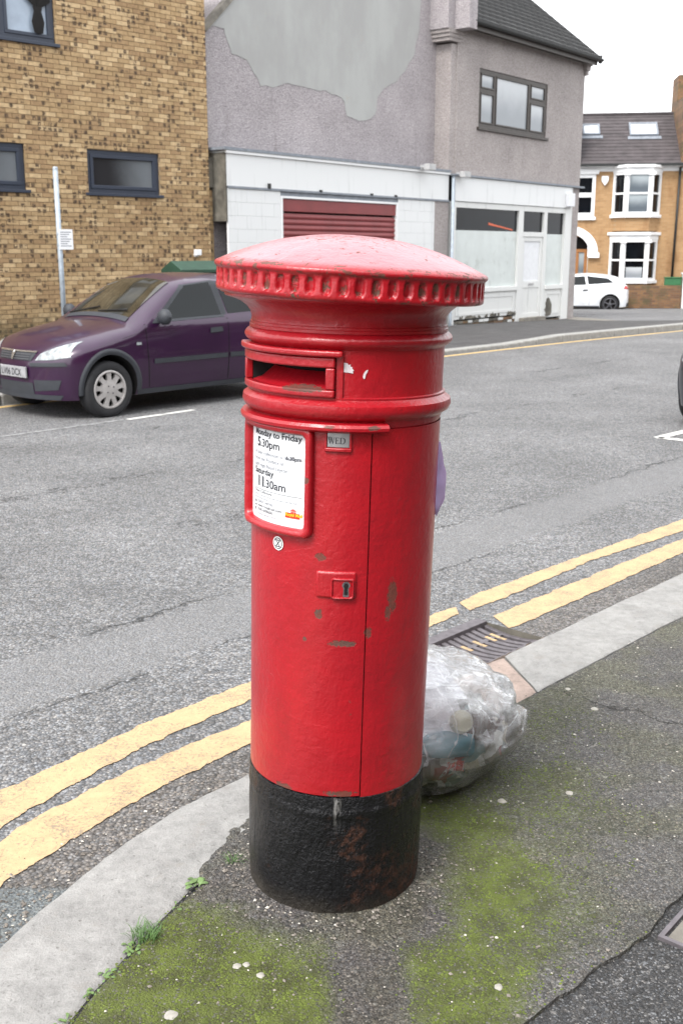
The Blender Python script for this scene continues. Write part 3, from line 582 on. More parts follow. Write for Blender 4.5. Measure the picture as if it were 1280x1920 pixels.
# ================================================================== THINGS
# ------------------------------------------------------------------ pillar box
PB = empty('pillar_box', (-.022, 2.565, 0), 'red cast iron pillar post box with black base on the mossy pavement', 'post box')
PB.rotation_euler = (0, R(1.55), 0)
RB = .2225
def prof(r0, z0, r1, z1, n=1): return [(r0 + (r1 - r0) * i / n, z0 + (z1 - z0) * i / n) for i in range(n + 1)]
def bead(r, z0, z1, d, n=10): return [(r + d * math.sin(math.pi * i / n) ** .8, z0 + (z1 - z0) * i / n) for i in range(n + 1)]
def wobble(m, amp, sc_=7., seed=0.):
    out = []
    for x, y, z in m.v:
        k = 1 + amp * noise.noise((x * sc_ + seed, y * sc_, z * sc_)) / .22; out.append((x * k, y * k, z))
    m.v = out; return m
m = M(); pr = prof(.222, -.12, .2235, .0) + prof(.2235, .01, .2275, .10, 8) + prof(.2275, .115, .2265, .27, 12) + bead(.2265, .275, .302, .0022, 6) + [(.2262, .305), (.2268, .325), (.2255, .333), (.216, .336), (.19, .336)]
m.lathe(pr, 128); wobble(m, .0016, 11.); m.build('base', 'black_base', PB, smooth=50)
# body shell (fixed part), door and dark inner cylinder seen through the seams
DA0, DA1 = -107., 14.6
def bodyprof(z0, z1, r0=None): return [((r0 or RB) + .004 * ((z0 + (z1 - z0) * i / 30) - .33) / .9, z0 + (z1 - z0) * i / 30) for i in range(31)]
m = M(); m.lathe(bodyprof(.333, 1.236), 96, DA1 + .5, DA0 + 360 - .5); wobble(m, .0008); m.build('body', 'red', PB, smooth=True)
def arcshell(name, prof_, a0, a1, n, th_, mat_, par):        # curved plate with edges
    m = M(); m.lathe(prof_, n, a0, a1); k = n + 1; P = len(prof_); o = len(m.v)
    m.v += [(x * (1 - th_ / math.hypot(x, y)), y * (1 - th_ / math.hypot(x, y)), z) for x, y, z in m.v[:o]]
    ring = [i for i in range(k)] + [j * k + n for j in range(1, P)] + [(P - 1) * k + i for i in range(n - 1, -1, -1)] + [j * k for j in range(P - 2, 0, -1)]
    L = len(ring); m.f += [(ring[i], o + ring[i], o + ring[(i + 1) % L], ring[(i + 1) % L]) for i in range(L)]; m.mi += [0] * L
    wobble(m, .0008); return m.build(name, mat_, par, smooth=40, bevel=.0015)
door = arcshell('door', [(r + .0012, z) for r, z in bodyprof(.337, 1.232)], DA0, DA1, 64, .012, 'red', PB)
m = M(); m.lathe([(.2085, .33), (.2105, 1.24)], 96); m.build('inner_shell', 'dark', PB, smooth=True)
# ledge over the door, waist band, posting zone and neck mouldings
arcshell('drip_ledge', [(.2265, 1.229), (.245, 1.2295), (.2535, 1.235), (.2545, 1.2415), (.25, 1.248), (.2265, 1.252)], -112, 22, 72, .004, 'red', PB)
SA0, SA1, SZ0, SZ1 = -78., -11.5, 1.322, 1.372
pr = [(.224, 1.236), (.2275, 1.246), (.2285, 1.252)] + [(.2285 + q, z) for q, z in ((.004, 1.256), (.0165, 1.264), (.0215, 1.275), (.0195, 1.288), (.008, 1.297), (.0055, 1.300), (.006, 1.3045), (.0005, 1.3065))] + [(.2285, 1.312), (.2285, SZ0), (.2285, 1.338), (.2285, 1.356), (.2285, SZ1), (.2285, 1.40), (.2290, 1.409), (.232, 1.411)]
pr += [(.2325 + .0135 * math.sin(math.pi * i / 10) ** .75, 1.412 + .031 * i / 10) for i in range(11)] + [(.2345, 1.4445), (.2345, 1.4505), (.2325, 1.452), (.2325, 1.4575), (.2302, 1.459), (.2298, 1.468), (.2325, 1.479), (.240, 1.490), (.2545, 1.501), (.272, 1.5085), (.290, 1.513), (.2935, 1.516), (.2935, 1.521), (.302, 1.523), (.302, 1.534), (.24, 1.54)]
m = M(); n = 144
vs = []; ang = []
a = SA1
A1 = [SA0 + (SA1 - SA0) * i / 28 for i in range(29)]; A2 = [SA1 + (360 - (SA1 - SA0)) * i / 116 for i in range(1, 116)]; ang = A1 + A2; k = len(ang)
for r, z in pr:
    for a in ang: vs.append((r * math.sin(R(a)), -r * math.cos(R(a)), z))
fs = []
for j in range(len(pr) - 1):
    for i in range(k):
        zc = (pr[j][1] + pr[j+1][1]) / 2
        if i < 28 and SZ0 < zc < SZ1 and abs(pr[j][0] - .2285) < 1e-6: continue
        fs.append((j * k + i, j * k + (i + 1) % k, (j + 1) * k + (i + 1) % k, (j + 1) * k + i))
m.add(vs, fs); wobble(m, .0007, 9., 4.); m.build('head', 'red', PB, smooth=35)
# aperture: four-sided surround with a hood, sloping red throat and dark chamber
sl = bpy.data.objects.new('posting_slot', None); col.objects.link(sl); sl.parent = PB
m = M(); m.cylbox(-88, -6.2, 1.306, 1.398, .2255, .2345, 40); o = None
m = M(); m.cylbox(SA0 - 7, SA1 + 4.6, SZ1 - .001, 1.394, .2265, .2445, 36); m.build('slot_surround', 'red', sl, smooth=40, bevel=.004, seg=3)
m = M(); m.cylbox(SA0 - 7, SA1 + 4.6, 1.306, SZ0 + .001, .2265, .2445, 36); m.build('slot_surround', 'red', sl, smooth=40, bevel=.004, seg=3)
m = M(); m.cylbox(SA0 - 7, SA0 + .3, SZ0 + .0012, SZ1 - .0012, .2265, .2440, 6); m.build('slot_surround', 'red', sl, smooth=40, bevel=.003, seg=2)
m = M(); m.cylbox(SA1 - .3, SA1 + 4.5, SZ0 + .0012, SZ1 - .0012, .2265, .2440, 6); m.build('slot_surround', 'red', sl, smooth=40, bevel=.003, seg=2)
m = M(); m.cylbox(SA1 + 4.8, SA1 + 9.0, 1.303, 1.400, .2265, .2335, 8); m.build('slot_margin', 'red', sl, smooth=40, bevel=.003)
m = M(); m.cylbox(SA0 - 12, SA1 + 8.6, 1.3955, 1.409, .2265, .2535, 44); m.build('slot_hood', 'red', sl, smooth=40, bevel=.0045, seg=3)
m = M(); q = M.lathe; m.lathe([(.2275, SZ0 + .0005), (.205, SZ0 + .008), (.175, SZ0 + .034)], 28, SA0, SA1); m.build('slot_throat', 'red', sl, smooth=True)
m = M(); m.lathe([(.2275, SZ1 - .0005), (.165, SZ1 - .0005)], 28, SA0, SA1); m.lathe([(.165, SZ0 - .02), (.165, SZ1)], 28, SA0 - 1, SA1 + 1)
for a in (SA0, SA1):
    s_, c_ = math.sin(R(a)), -math.cos(R(a)); m.quad((.2275 * s_, .2275 * c_, SZ0), (.2275 * s_, .2275 * c_, SZ1), (.165 * s_, .165 * c_, SZ1), (.165 * s_, .165 * c_, SZ0))
m.build('slot_chamber', 'dark', sl)
# cap: dome with fluted rim, slightly askew on the box
cap = bpy.data.objects.new('cap', None); col.objects.link(cap); cap.parent = PB; cap.location = (0, 0, 1.5125); cap.rotation_euler = (0, R(2.0), 0)
NF = 56; SUBF = 12; n = NF * SUBF
cp = [(.262, .006, 0), (.30, .004, 0), (.3075, .0035, 0), (.3115, .006, 0), (.3128, .011, 0), (.3128, .0145, 0)] + [(.3128, .0145 + .040 * i / 8, 1) for i in range(1, 8)] + [(.3128, .0545, 0), (.3142, .0568, 0), (.3172, .059, 0), (.3188, .063, 0), (.3178, .0675, 0), (.3145, .0708, 0), (.308, .0735, 0)]
cp += [(.308 * (1 - (i / 26) ** 1.08), .0735 + .070 * (1 - (1 - (i / 26) ** 1.08) ** 2.15), 0) for i in range(1, 26)]
m = M(); vs = []
for j, (r, z, fl) in enumerate(cp):
    for i in range(n):
        ph = (i % SUBF) / SUBF - .5; d = 0
        if fl:
            k_ = (j - 5) / 8; w = .30 * (1 if .16 < k_ < .84 else .8)
            d = .0095 * max(0, 1 - (abs(ph) / w) ** 4) if abs(ph) < w else 0
            d *= .65 + .5 * (1 - k_)
        a = 2 * math.pi * i / n; rr = r - d + noise.noise((math.sin(a) * 6, math.cos(a) * 6, z * 30)) * .0016 * (1 if r > .1 else r / .1)
        vs.append((rr * math.sin(a), -rr * math.cos(a), z + noise.noise((rr * math.sin(a) * 9, rr * math.cos(a) * 9, 2)) * .0012))
m.add(vs, [(j * n + i, j * n + (i + 1) % n, (j + 1) * n + (i + 1) % n, (j + 1) * n + i) for j in range(len(cp) - 1) for i in range(n)])
m.v.append((0, 0, cp[-1][1] + .0004)); t0 = (len(cp) - 1) * n; m.f += [(t0 + i, t0 + (i + 1) % n, len(m.v) - 1) for i in range(n)]; m.mi += [0] * n
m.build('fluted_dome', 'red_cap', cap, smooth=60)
# collection plate: enamel sheet, moulded frame, print
RP = RB + .0045
cpn = bpy.data.objects.new('collection_plate', None); col.objects.link(cpn); cpn.parent = PB
PA0, PA1, PZ0, PZ1 = -73., -23.2, .998, 1.232
m = M(); m.cylbox(PA0 - 1, PA1 + 1, PZ0 - .003, PZ1, RB - .006, RP + .0015, 30); m.build('enamel_sheet', 'enamel', cpn, smooth=40)
def rrframe(a0, a1, z0, z1, wa, wz, r0, r1, name, par, matn='red', rad=.016):       # moulded rectangular frame with rounded corners, bent to the box
    prof_ = [(0, r0), (.04, r1 - .006), (.2, r1 - .001), (.5, r1), (.8, r1 - .002), (.96, r1 - .007), (1, r0)]
    pts = []; RR = RB + .01
    w0, w1, h0, h1 = a0 * math.pi / 180 * RR, a1 * math.pi / 180 * RR, z0, z1; rw = wa * math.pi / 180 * RR
    def loop(off, rc):
        out = []; x0, x1, y0, y1 = w0 + off, w1 - off, h0 + off, h1 - off; rc = max(.001, rc)
        for cx, cy, s0 in ((x1 - rc, y1 - rc, 0), (x0 + rc, y1 - rc, 90), (x0 + rc, y0 + rc, 180), (x1 - rc, y0 + rc, 270)):
            for k in range(6): t_ = R(s0 + 18 * k); out.append((cx + rc * math.cos(t_), cy + rc * math.sin(t_)))
        res = []
        for i in range(len(out)):
            p, q = out[i], out[(i + 1) % len(out)]; nn = max(1, int(math.dist(p, q) / .008))
            for k in range(nn): res.append((p[0] + (q[0] - p[0]) * k / nn, p[1] + (q[1] - p[1]) * k / nn))
        return res
    base = loop(0, rad); N = len(base); cx, cy = (w0 + w1) / 2, (h0 + h1) / 2; m = M(); vs = []
    fx = lambda off: ((w1 - w0) / 2 - off) / ((w1 - w0) / 2); fy = lambda off: ((h1 - h0) / 2 - off) / ((h1 - h0) / 2)
    for tt, rr in prof_:
        off = tt * rw
        for x, y in base:
            X = cx + (x - cx) * fx(off); Y = cy + (y - cy) * fy(off); a = X / RR; r_ = rr + noise.noise((X * 40, Y * 40, tt)) * .0012
            vs.append((r_ * math.sin(a), -r_ * math.cos(a), Y))
    P = len(prof_); m.add(vs, [(j * N + i, j * N + (i + 1) % N, (j + 1) * N + (i + 1) % N, (j + 1) * N + i) for j in range(P - 1) for i in range(N)])
    return m.build(name, matn, par, smooth=60)
rrframe(-78.0, -17.9, .981, 1.2365, 4.6, .02, RP - .004, RP + .020, 'plate_frame', cpn)
def bend(items, r, name, matn, par):          # items: (verts2d, faces, angle0deg, z0)
    m = M()
    for vs, fs, a0, z0 in items:
        m.add([(r * math.sin(R(a0) + x / r), -r * math.cos(R(a0) + x / r), z0 + y) for x, y in vs], fs)
    return m.build(name, matn, par)
RT = RP + .0024; LA = -66.8; TX = 1.42
def T(body, size, z, sx=.82, a=LA, bold=0.): v, f = textmesh(body, size, sx * TX, bold=bold + (.0003 if size > .016 else 0.)); return (v, f, a, z + .002)
def rect(w, h): n = max(1, int(w / .006)); return [(w * i / n, q) for q in (0, h) for i in range(n + 1)], [(i, i + 1, n + 2 + i, n + 1 + i) for i in range(n)]
big = [T('Last collection', .0165, 1.2205, .82), T('Monday to Friday', .0205, 1.1985, .80), T('5', .030, 1.172, .8, LA + 3.2, .0006), T('.30pm', .0265, 1.172, .8, LA + 7.2),
       T('Saturday', .0205, 1.107, .82), T('11', .034, 1.078, .8, LA + 3.2, .0008), T('.30am', .0275, 1.078, .82, LA + 11.6), (*rect(.166, .0009), LA, 1.0715), (*rect(.168, .0011), LA, 1.2155)]
big += [T('6.30pm', .0125, 1.1535, .82, LA + 30.5, .0003), T('Other Collections', .0088, 1.0615, .85), T('www.royalmail.com', .0098, 1.0270, .85, LA + 4.2), T('0345 6000606', .0092, 1.0175, .85, LA + 4.2)]
small = [T('A later collection is made at', .0125, 1.1535, .80), T('from the Postbox at', .0125, 1.1385, .80), T('669 High Road Leyton', .0125, 1.1235, .80),
         T('Additional collections may be made throughout the day until', .0060, 1.0535, .74), T('the last time shown', .0066, 1.0465, .86), T('03457 740740', .0092, 1.0365, .85, LA + 4.2), T('Postbox number E10 67', .0062, 1.0085, .9, LA + 4.2)]
for q in big: stuff(bend([q], RT, 'printed_line', 'ink', cpn))
for q in small: stuff(bend([q], RT, 'printed_line', 'ink_grey', cpn))
ic = []
for z, w, h in ((1.037, .006, .0055), (1.0285, .007, .0035), (1.018, .0045, .0065)): ic.append((*rect(w, h), LA + .6, z))
bend(ic, RT, 'printed_icons', 'ink', cpn)
bend([(*rect(.040, .0125), -36.2, 1.0215)], RT, 'logo_bar', 'logo_red', cpn)
bend([T('Royal Mail', .0098, 1.0245, .80, -35.9, .0004)], RT + .0005, 'logo_text', 'logo_yellow', cpn)
cr = []
for x, h in ((0, .004), (.003, .0055), (.006, .0065), (.009, .0055), (.012, .004)): cr.append(([(x, 0), (x + .002, 0), (x + .002, h), (x, h)], [(0, 1, 2, 3)], -32.2, 1.0375))
cr.append((*rect(.014, .002), -32.2, 1.0345)); bend(cr, RT, 'logo_crown', 'logo_red', cpn)
# WED day tab (serif capitals made of strokes)
tab = bpy.data.objects.new('day_tab', None); col.objects.link(tab); tab.parent = PB
m = M(); m.cylbox(-10.6, 1.8, 1.195, 1.2315, RB - .004, RP + .0035, 8); m.build('tab_plate', 'tin', tab, smooth=40, bevel=.001)
for a in ((-12.0, -10.65, 1.1925, 1.231), (1.85, 3.1, 1.1925, 1.231)): m = M(); m.cylbox(*a, RB - .004, RP + .0065, 3); m.build('tab_holder', 'red', tab, bevel=.0015)
m = M(); m.cylbox(-12.0, 3.1, 1.1845, 1.194, RB - .004, RP + .007, 8); m.build('tab_holder', 'red', tab, smooth=40, bevel=.0025)
WK = 1.5
def stroke(a, b, w): w = w * WK; d = Vector((b[0] - a[0], b[1] - a[1])).normalized(); n = Vector((-d.y, d.x)) * w / 2; return ([(a[0] - n.x, a[1] - n.y), (b[0] - n.x, b[1] - n.y), (b[0] + n.x, b[1] + n.y), (a[0] + n.x, a[1] + n.y)], [(0, 1, 2, 3)])
def arcst(cx, cy, rx, ry, a0, a1, w0, w1, n=14):
    vs = []
    for i in range(n + 1):
        t_ = R(a0 + (a1 - a0) * i / n); w = w0 + (w1 - w0) * math.sin(math.pi * i / n)
        vs += [(cx + (rx - w / 2) * math.cos(t_), cy + (ry - w / 2) * math.sin(t_)), (cx + (rx + w / 2) * math.cos(t_), cy + (ry + w / 2) * math.sin(t_))]
    return vs, [(2*i, 2*i+1, 2*i+3, 2*i+2) for i in range(n)]
wed = [stroke((.05, 1), (.33, 0), .11), stroke((.33, 0), (.55, 1), .05), stroke((.50, 1), (.78, 0), .11), stroke((.78, 0), (1.02, 1), .05), stroke((-.06, .985), (.19, .985), .04), stroke((.40, .985), (.64, .985), .04), stroke((.90, .985), (1.13, .985), .04)]
o_ = 1.22; wed += [stroke((o_ + .13, 0), (o_ + .13, 1), .11), stroke((o_, .982), (o_ + .62, .982), .04), stroke((o_, .018), (o_ + .66, .018), .04), stroke((o_ + .15, .52), (o_ + .46, .52), .04), stroke((o_ + .61, 1), (o_ + .61, .78), .04), stroke((o_ + .65, 0), (o_ + .65, .24), .04), stroke((o_ + .46, .62), (o_ + .46, .42), .04)]
o_ = 2.02; wed += [stroke((o_ + .13, 0), (o_ + .13, 1), .11), stroke((o_, .982), (o_ + .42, .982), .04), stroke((o_, .018), (o_ + .42, .018), .04), arcst(o_ + .40, .5, .46, .482, -90, 90, .06, .18)]
bend([([(x * .0128, y * .0138) for x, y in v], f, -9.9, 1.2035) for v, f in wed], RP + .0042, 'tab_letters', 'ink', tab)
# lock: raised square escutcheon with keyhole
lock = bpy.data.objects.new('door_lock', None); col.objects.link(lock); lock.parent = PB
m = M(); m.cylbox(-15.5, 8.3, .842, .9075, RB - .004, RB + .0095, 14); m.build('lock_plate', 'red', lock, smooth=40, bevel=.0075, seg=3)
rrframe(-6.6, 6.9, .842, .893, 1.6, .01, RB + .006, RB + .0145, 'lock_surround', lock, rad=.006)
m = M(); m.cylbox(-5.0, 5.2, .8455, .8895, RB + .005, RB + .0105, 8); m.build('lock_face', 'red', lock, smooth=40)
kh = [(.0055 * math.cos(R(a)), .006 + .0065 * math.sin(R(a))) for a in range(-50, 231, 14)]
kh = kh + [(-.0042, -.013), (-.002, -.0155), (.002, -.0155), (.0042, -.013)]
bend([(kh, [tuple(range(len(kh)))], 2.2, .8685)], RB + .0112, 'keyhole', 'dark', lock)
bend([([(x * 1.7, y * 1.4) for x, y in kh], [tuple(range(len(kh)))], 2.2, .8675)], RB + .0108, 'keyhole_wear', 'iron', lock)
# stickers
stk = []
stv = [(0, 0)] + [(.0165 * math.cos(R(a)), .0165 * math.sin(R(a))) for a in range(0, 360, 12)]
stf = [(0, i, i % 30 + 1) for i in range(1, 31)]
s1 = bend([(stv, stf, -41.5, .955)], RB + .0062, 'round_sticker', 'sticker', None)
tag(s1, 'round white sticker with a circled hourglass symbol on the red door', 'sticker'); s1.matrix_world = PB.matrix_basis.copy() if False else Matrix.Translation(PB.location) @ Matrix.Rotation(R(1.55), 4, 'Y')
ring = arcst(0, 0, .0125, .0125, 0, 360, .0022, .0022, 36); hg = [stroke((-.0068, .0075), (.0068, .0075), .0016), stroke((-.0068, -.0075), (.0068, -.0075), .0016), stroke((-.0066, .0075), (.0066, -.0075), .0016), stroke((.0066, .0075), (-.0066, -.0075), .0016)]
o = bend([(v, f, -41.5, .955) for v, f in [ring] + hg], RB + .0067, 'printed_symbol', 'ink', s1)
def torn(pts, a, z, nm, lab):
    o = bend([(pts, [tuple(range(len(pts)))], a, z)], .2302, nm, 'torn', None)
    o.matrix_world = Matrix.Translation(PB.location) @ Matrix.Rotation(R(1.55), 4, 'Y'); return tag(o, lab, 'sticker remnant')
torn([(0, .003), (.008, 0), (.018, -.001), (.031, -.003), (.030, .002), (.0325, .004), (.028, .008), (.0285, .011), (.024, .012), (.025, .0165), (.020, .0155), (.018, .019), (.008, .0205), (.002, .021), (.001, .012)], -5.0, 1.363, 'torn_sticker', 'torn white sticker remnant right of the posting slot')
torn([(0, .0), (.003, -.004), (.0055, -.001), (.006, .005), (.0095, .011), (.0115, .0165), (.008, .016), (.003, .011), (.001, .006)], 8.0, 1.352, 'torn_sticker', 'small grey curved sticker scrap right of the torn white sticker')
# ------------------------------------------------------------------ building helpers (local frame: x along the front, y into the building)
def building(name, P, az, label, cat): return empty(name, P, label, cat, R(90 - az))
def child(name, par): o = bpy.data.objects.new(name, None); col.objects.link(o); o.parent = par; return o
def wall(m, x0, x1, z0, z1, y, openings, depth, mi=0):
    xs = sorted({x0, x1, *[q for a in openings for q in a[:2] if x0 < q < x1]}); zs = sorted({z0, z1, *[q for a in openings for q in a[2:4] if z0 < q < z1]})
    for i in range(len(xs) - 1):
        for j in range(len(zs) - 1):
            cx, cz = (xs[i] + xs[i+1]) / 2, (zs[j] + zs[j+1]) / 2
            if any(a[0] < cx < a[1] and a[2] < cz < a[3] for a in openings): continue
            m.quad((xs[i], y, zs[j]), (xs[i+1], y, zs[j]), (xs[i+1], y, zs[j+1]), (xs[i], y, zs[j+1]), mi)
    for a in openings:
        x_, X_, z_, Z_ = a; d = y + depth
        m.quad((x_, y, z_), (X_, y, z_), (X_, d, z_), (x_, d, z_), mi); m.quad((X_, y, Z_), (x_, y, Z_), (x_, d, Z_), (X_, d, Z_), mi)
        m.quad((x_, y, Z_), (x_, y, z_), (x_, d, z_), (x_, d, Z_), mi); m.quad((X_, y, z_), (X_, y, Z_), (X_, d, Z_), (X_, d, z_), mi)
    return m
def frame_boxes(m, x0, x1, z0, z1, y0, y1, w):
    m.box(x0, x1, y0, y1, z0, z0 + w); m.box(x0, x1, y0, y1, z1 - w, z1); m.box(x0, x0 + w, y0, y1, z0 + w, z1 - w); m.box(x1 - w, x1, y0, y1, z0 + w, z1 - w)
def window(par, x0, x1, z0, z1, y, fm, gm, lights, w=.06, sash=0., sill=None, sillm=None, name='window'):
    """lights: list of (x0,x1,z0,z1,glass) inside the outer frame; y = face of the frame"""
    m = M(); frame_boxes(m, x0, x1, z0, z1, y, y + .06, w); o = m.build(name, fm, par, bevel=.006)
    for L in lights:
        a, b, c, d = L[:4]; g = L[4] if len(L) > 4 else gm
        if sash: s = M(); frame_boxes(s, a, b, c, d, y - .012, y + .045, sash); s.build('sash', fm, o, bevel=.006)
        k = sash * .8; p = M(); p.box(a + k, b - k, y + .02, y + .03, c + k, d - k); p.build('pane', g, o)
    # mullions fill what the lights leave free
    mm = M(); n = 0; xs = sorted({x0 + w, x1 - w, *[q for L in lights for q in L[:2]]}); zs = sorted({z0 + w, z1 - w, *[q for L in lights for q in L[2:4]]})
    for i in range(len(xs) - 1):
        for j in range(len(zs) - 1):
            cx, cz = (xs[i] + xs[i+1]) / 2, (zs[j] + zs[j+1]) / 2
            if not any(L[0] < cx < L[1] and L[2] < cz < L[3] for L in lights): mm.box(xs[i], xs[i+1], y + .0015, y + .055, zs[j], zs[j+1]); n += 1
    if n: mm.build('mullion', fm, o)
    if sill: s = M(); s.box(x0 - .06, x1 + .06, y - .07, y + .04, z0 - sill, z0 - .001); s.build('sill', sillm or fm, o, bevel=.006)
    return o
# ------------------------------------------------------------------ brick building
BS = .93; BP = (-5.618 * BS, 17.685 * BS, 1.62 * (1 - BS))
BB = building('brick_building', BP, 46, 'yellow stock brick building with grey framed windows behind the purple car', 'building')
OPN = [(-1.55, 1.37, 4.88, 6.35), (-.85, .68, 2.585, 3.30), (1.83, 3.29, 2.585, 3.29)]
XR, ZT = 4.39, 7.2
m = M(); wall(m, -9, XR - .012, -.1, ZT, .008, OPN, .11); m.quad((XR - .012, .008, -.1), (XR - .012, 7, -.1), (XR - .012, 7, ZT), (XR - .012, .008, ZT)); m.quad((-9, .008, ZT), (XR - .012, .008, ZT), (XR - .012, 7, ZT), (-9, 7, ZT)); m.quad((-9, .008, -.1), (-9, 7, -.1), (-9, 7, ZT), (-9, .008, ZT))
m.build('wall', 'mortar', BB)
BL, BH, BD = .215, .0655, .10
one = M(); one.box(0, BL, 0, BD, 0, BH)
rb = random.Random(3); full = []; joined = M()
for row in range(96):
    z = row * .075 + .004; off = (.1125 if row % 2 else 0)
    iv = [(-4.0, XR)]
    for a in OPN:
        if z + BH > a[2] - .002 and z < a[3] + .002:
            nv = []
            for p, q in iv:
                if a[1] <= p or a[0] >= q: nv.append((p, q)); continue
                if p < a[0]: nv.append((p, a[0]))
                if q > a[1]: nv.append((a[1], q))
            iv = nv
    k = 0
    while -4.1 + off + k * .225 < XR:
        b0 = -4.1 + off + k * .225; k += 1
        for p, q in iv:
            lo, hi = max(b0, p), min(b0 + BL, q)
            if hi - lo < .03: continue
            y = -.004 + rb.uniform(-.003, .003)
            if hi - lo > BL - 1e-4 and 0 < b0 and z > .9: full.append((b0, y, z))
            else: joined.box(lo, hi, y, y + BD, z, z + BH)
bw = [Vector((-5.618 + .7193 * b[0], 17.685 + .6947 * b[0], b[2] - 1.62)).length for b in full]
order = sorted(range(len(full)), key=lambda i: bw[i]); near = [i for i in order if 1.15 < full[i][2]][:300]; ns = set(near)
for i in order:
    if i not in ns: b = full[i]; joined.box(b[0], b[0] + BL, b[1], b[1] + BD, b[2], b[2] + BH)
bo = None
for i in near:
    if bo is None: bo = one.build('brick', 'brick', BB); c = bo
    else: c = bo.copy(); col.objects.link(c); c.parent = BB
    c.location = full[i]
stuff(joined.build('brickwork', 'brick', BB))
BB.scale = (BS, BS, BS)
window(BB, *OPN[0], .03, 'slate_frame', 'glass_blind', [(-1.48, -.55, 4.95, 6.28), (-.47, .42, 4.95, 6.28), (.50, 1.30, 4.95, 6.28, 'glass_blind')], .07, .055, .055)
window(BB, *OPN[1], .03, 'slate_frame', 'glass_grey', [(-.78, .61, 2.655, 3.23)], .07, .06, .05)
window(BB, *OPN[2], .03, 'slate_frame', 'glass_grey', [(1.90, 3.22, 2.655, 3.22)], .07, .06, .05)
m = M(); m.lathe([(.001, 0), (.07, .01), (.10, .12), (.06, .22), (.075, .27), (.001, .27)], 16)
for k in range(9): a = k * 2.4; r_ = .07 + .05 * (k % 3); m.tube([(0, 0, .25), (r_ * math.cos(a), r_ * .4 * math.sin(a), .36 + .05 * (k % 4)), (r_ * 1.5 * math.cos(a), r_ * .5 * math.sin(a), .42 + .06 * (k % 3))], [.012, .06, .02], 6)
o = m.build('vase', 'dark', None, smooth=True); o.location = (BP[0] + BS * (.7193 * 1.07 + .6947 * .012), BP[1] + BS * (.6947 * 1.07 - .7193 * .012), BP[2] + BS * 4.99); tag(o, 'dark vase with foliage on the sill of the upper brick building window', 'vase')
o.scale = (1.05, .10, 1.4); o.rotation_euler.z = R(44)
m = M(); m.box(-.06, .06, -.10, -.03, -.05, .05); m.tube([(0, -.03, 0), (0, .02, 0)], .025); m.lathe([(.001, -.08), (.05, -.07), (.06, -.03), (.03, .0)], 14)
o = m.build('wall_light', 'pvc', None, bevel=.01); o.location = (-2.72 * BS, 20.50 * BS, 1.59); o.rotation_euler.z = R(44); tag(o, 'small white fitting on the brick wall above the green cabinet', 'wall light')
# ------------------------------------------------------------------ corner shop
SA = 38.5; SS = 1.04; SP = (2.425 * SS, 23.961 * SS, 1.62 * (1 - SS))
SH = building('corner_shop', SP, SA, 'pebbledashed corner shop with white fascia, red shutter and disused shopfront', 'building')
SH.scale = (SS, SS, SS); XE = 5.90; GS = .40; ZG = 6.2
# upper front, gable (set back) and its return
UW = (.90, 3.99, 4.25, 5.46)
m = M(); wall(m, 0, XE, 3.20, ZG + .02, 0, [UW], .10); m.quad((XE, 0, -.6), (XE, 8, -.6), (XE, 8, ZG), (XE, 0, ZG)); m.quad((0, GS, 3.2), (0, 0, 3.2), (0, 0, 6.25), (0, GS, 6.25))
m.build('front_wall', 'dash', SH)
m = M(); m.box(-.21, .0, .02, GS - .002, 3.2, 5.80); m.build('party_pier', 'dash', SH)
m = M(); gp = [(-6.96, -.3), (-.001, -.3), (-.001, 8.2), (-3.6, 8.13), (-6.96, 5.16)]; m.prism_y(gp, GS, GS + 6.5); m.build('gable_wall', 'dash_gable', SH)
m = M(); m.prism_y([(-7.02, 5.16), (-3.62, 8.19), (-3.57, 8.12), (-6.97, 5.08)], GS - .03, GS + .1); m.build('verge', 'concrete', SH)
PT = [(-6.955, 5.10), (-6.80, 5.20), (-6.52, 5.2), (-6.38, 4.85), (-5.99, 4.78), (-5.66, 4.42), (-5.5, 4.40), (-4.93, 4.50), (-4.3, 4.53), (-3.75, 4.50), (-3.40, 4.44), (-3.30, 4.34), (-3.24, 4.12), (-2.9, 4.06), (-2.5, 4.12), (-2.33, 4.25), (-2.27, 4.55), (-2.1, 4.72), (-1.6, 4.95), (-1.33, 5.18), (-1.0, 5.55), (-.89, 5.85), (-.80, 6.62), (-.9, 7.6), (-2.6, 8.1), (-3.62, 8.06)]
PT = [(x + (noise.noise((x * 5, z * 5, 1)) * .04), z + noise.noise((x * 5, z * 5, 7)) * .04) for x, z in [(a[0] + (b[0] - a[0]) * k / 6, a[1] + (b[1] - a[1]) * k / 6) for a, b in zip(PT, PT[1:] + PT[:1]) for k in range(6)]]
m = M(); m.prism_y(PT, GS - .006, GS + .01); m.build('cement_patch', 'cement', SH)
for k in range(3): m = M(); m.box(-.42 + k * .03, .13 - k * .03, -.06 + k * .015, GS, 5.99 - k * .075, 5.99 - k * .075 + .073); m.build('corbel', 'dash', SH)
m = M(); m.box(-.45, .10, -.05, 4, 6.064, 8.3); m.box(-.2, .098, -.40, -.051, 6.064, 7.2); m.build('party_wall', 'dash_gable', SH)
for k in range(3): m = M(); m.box(XE - .16 + k * .05, XE + .12 - k * .03, -.14 + k * .035, .3, 6.10 - k * .11, 6.10 - k * .11 + .108); m.build('corbel', 'dash', SH)
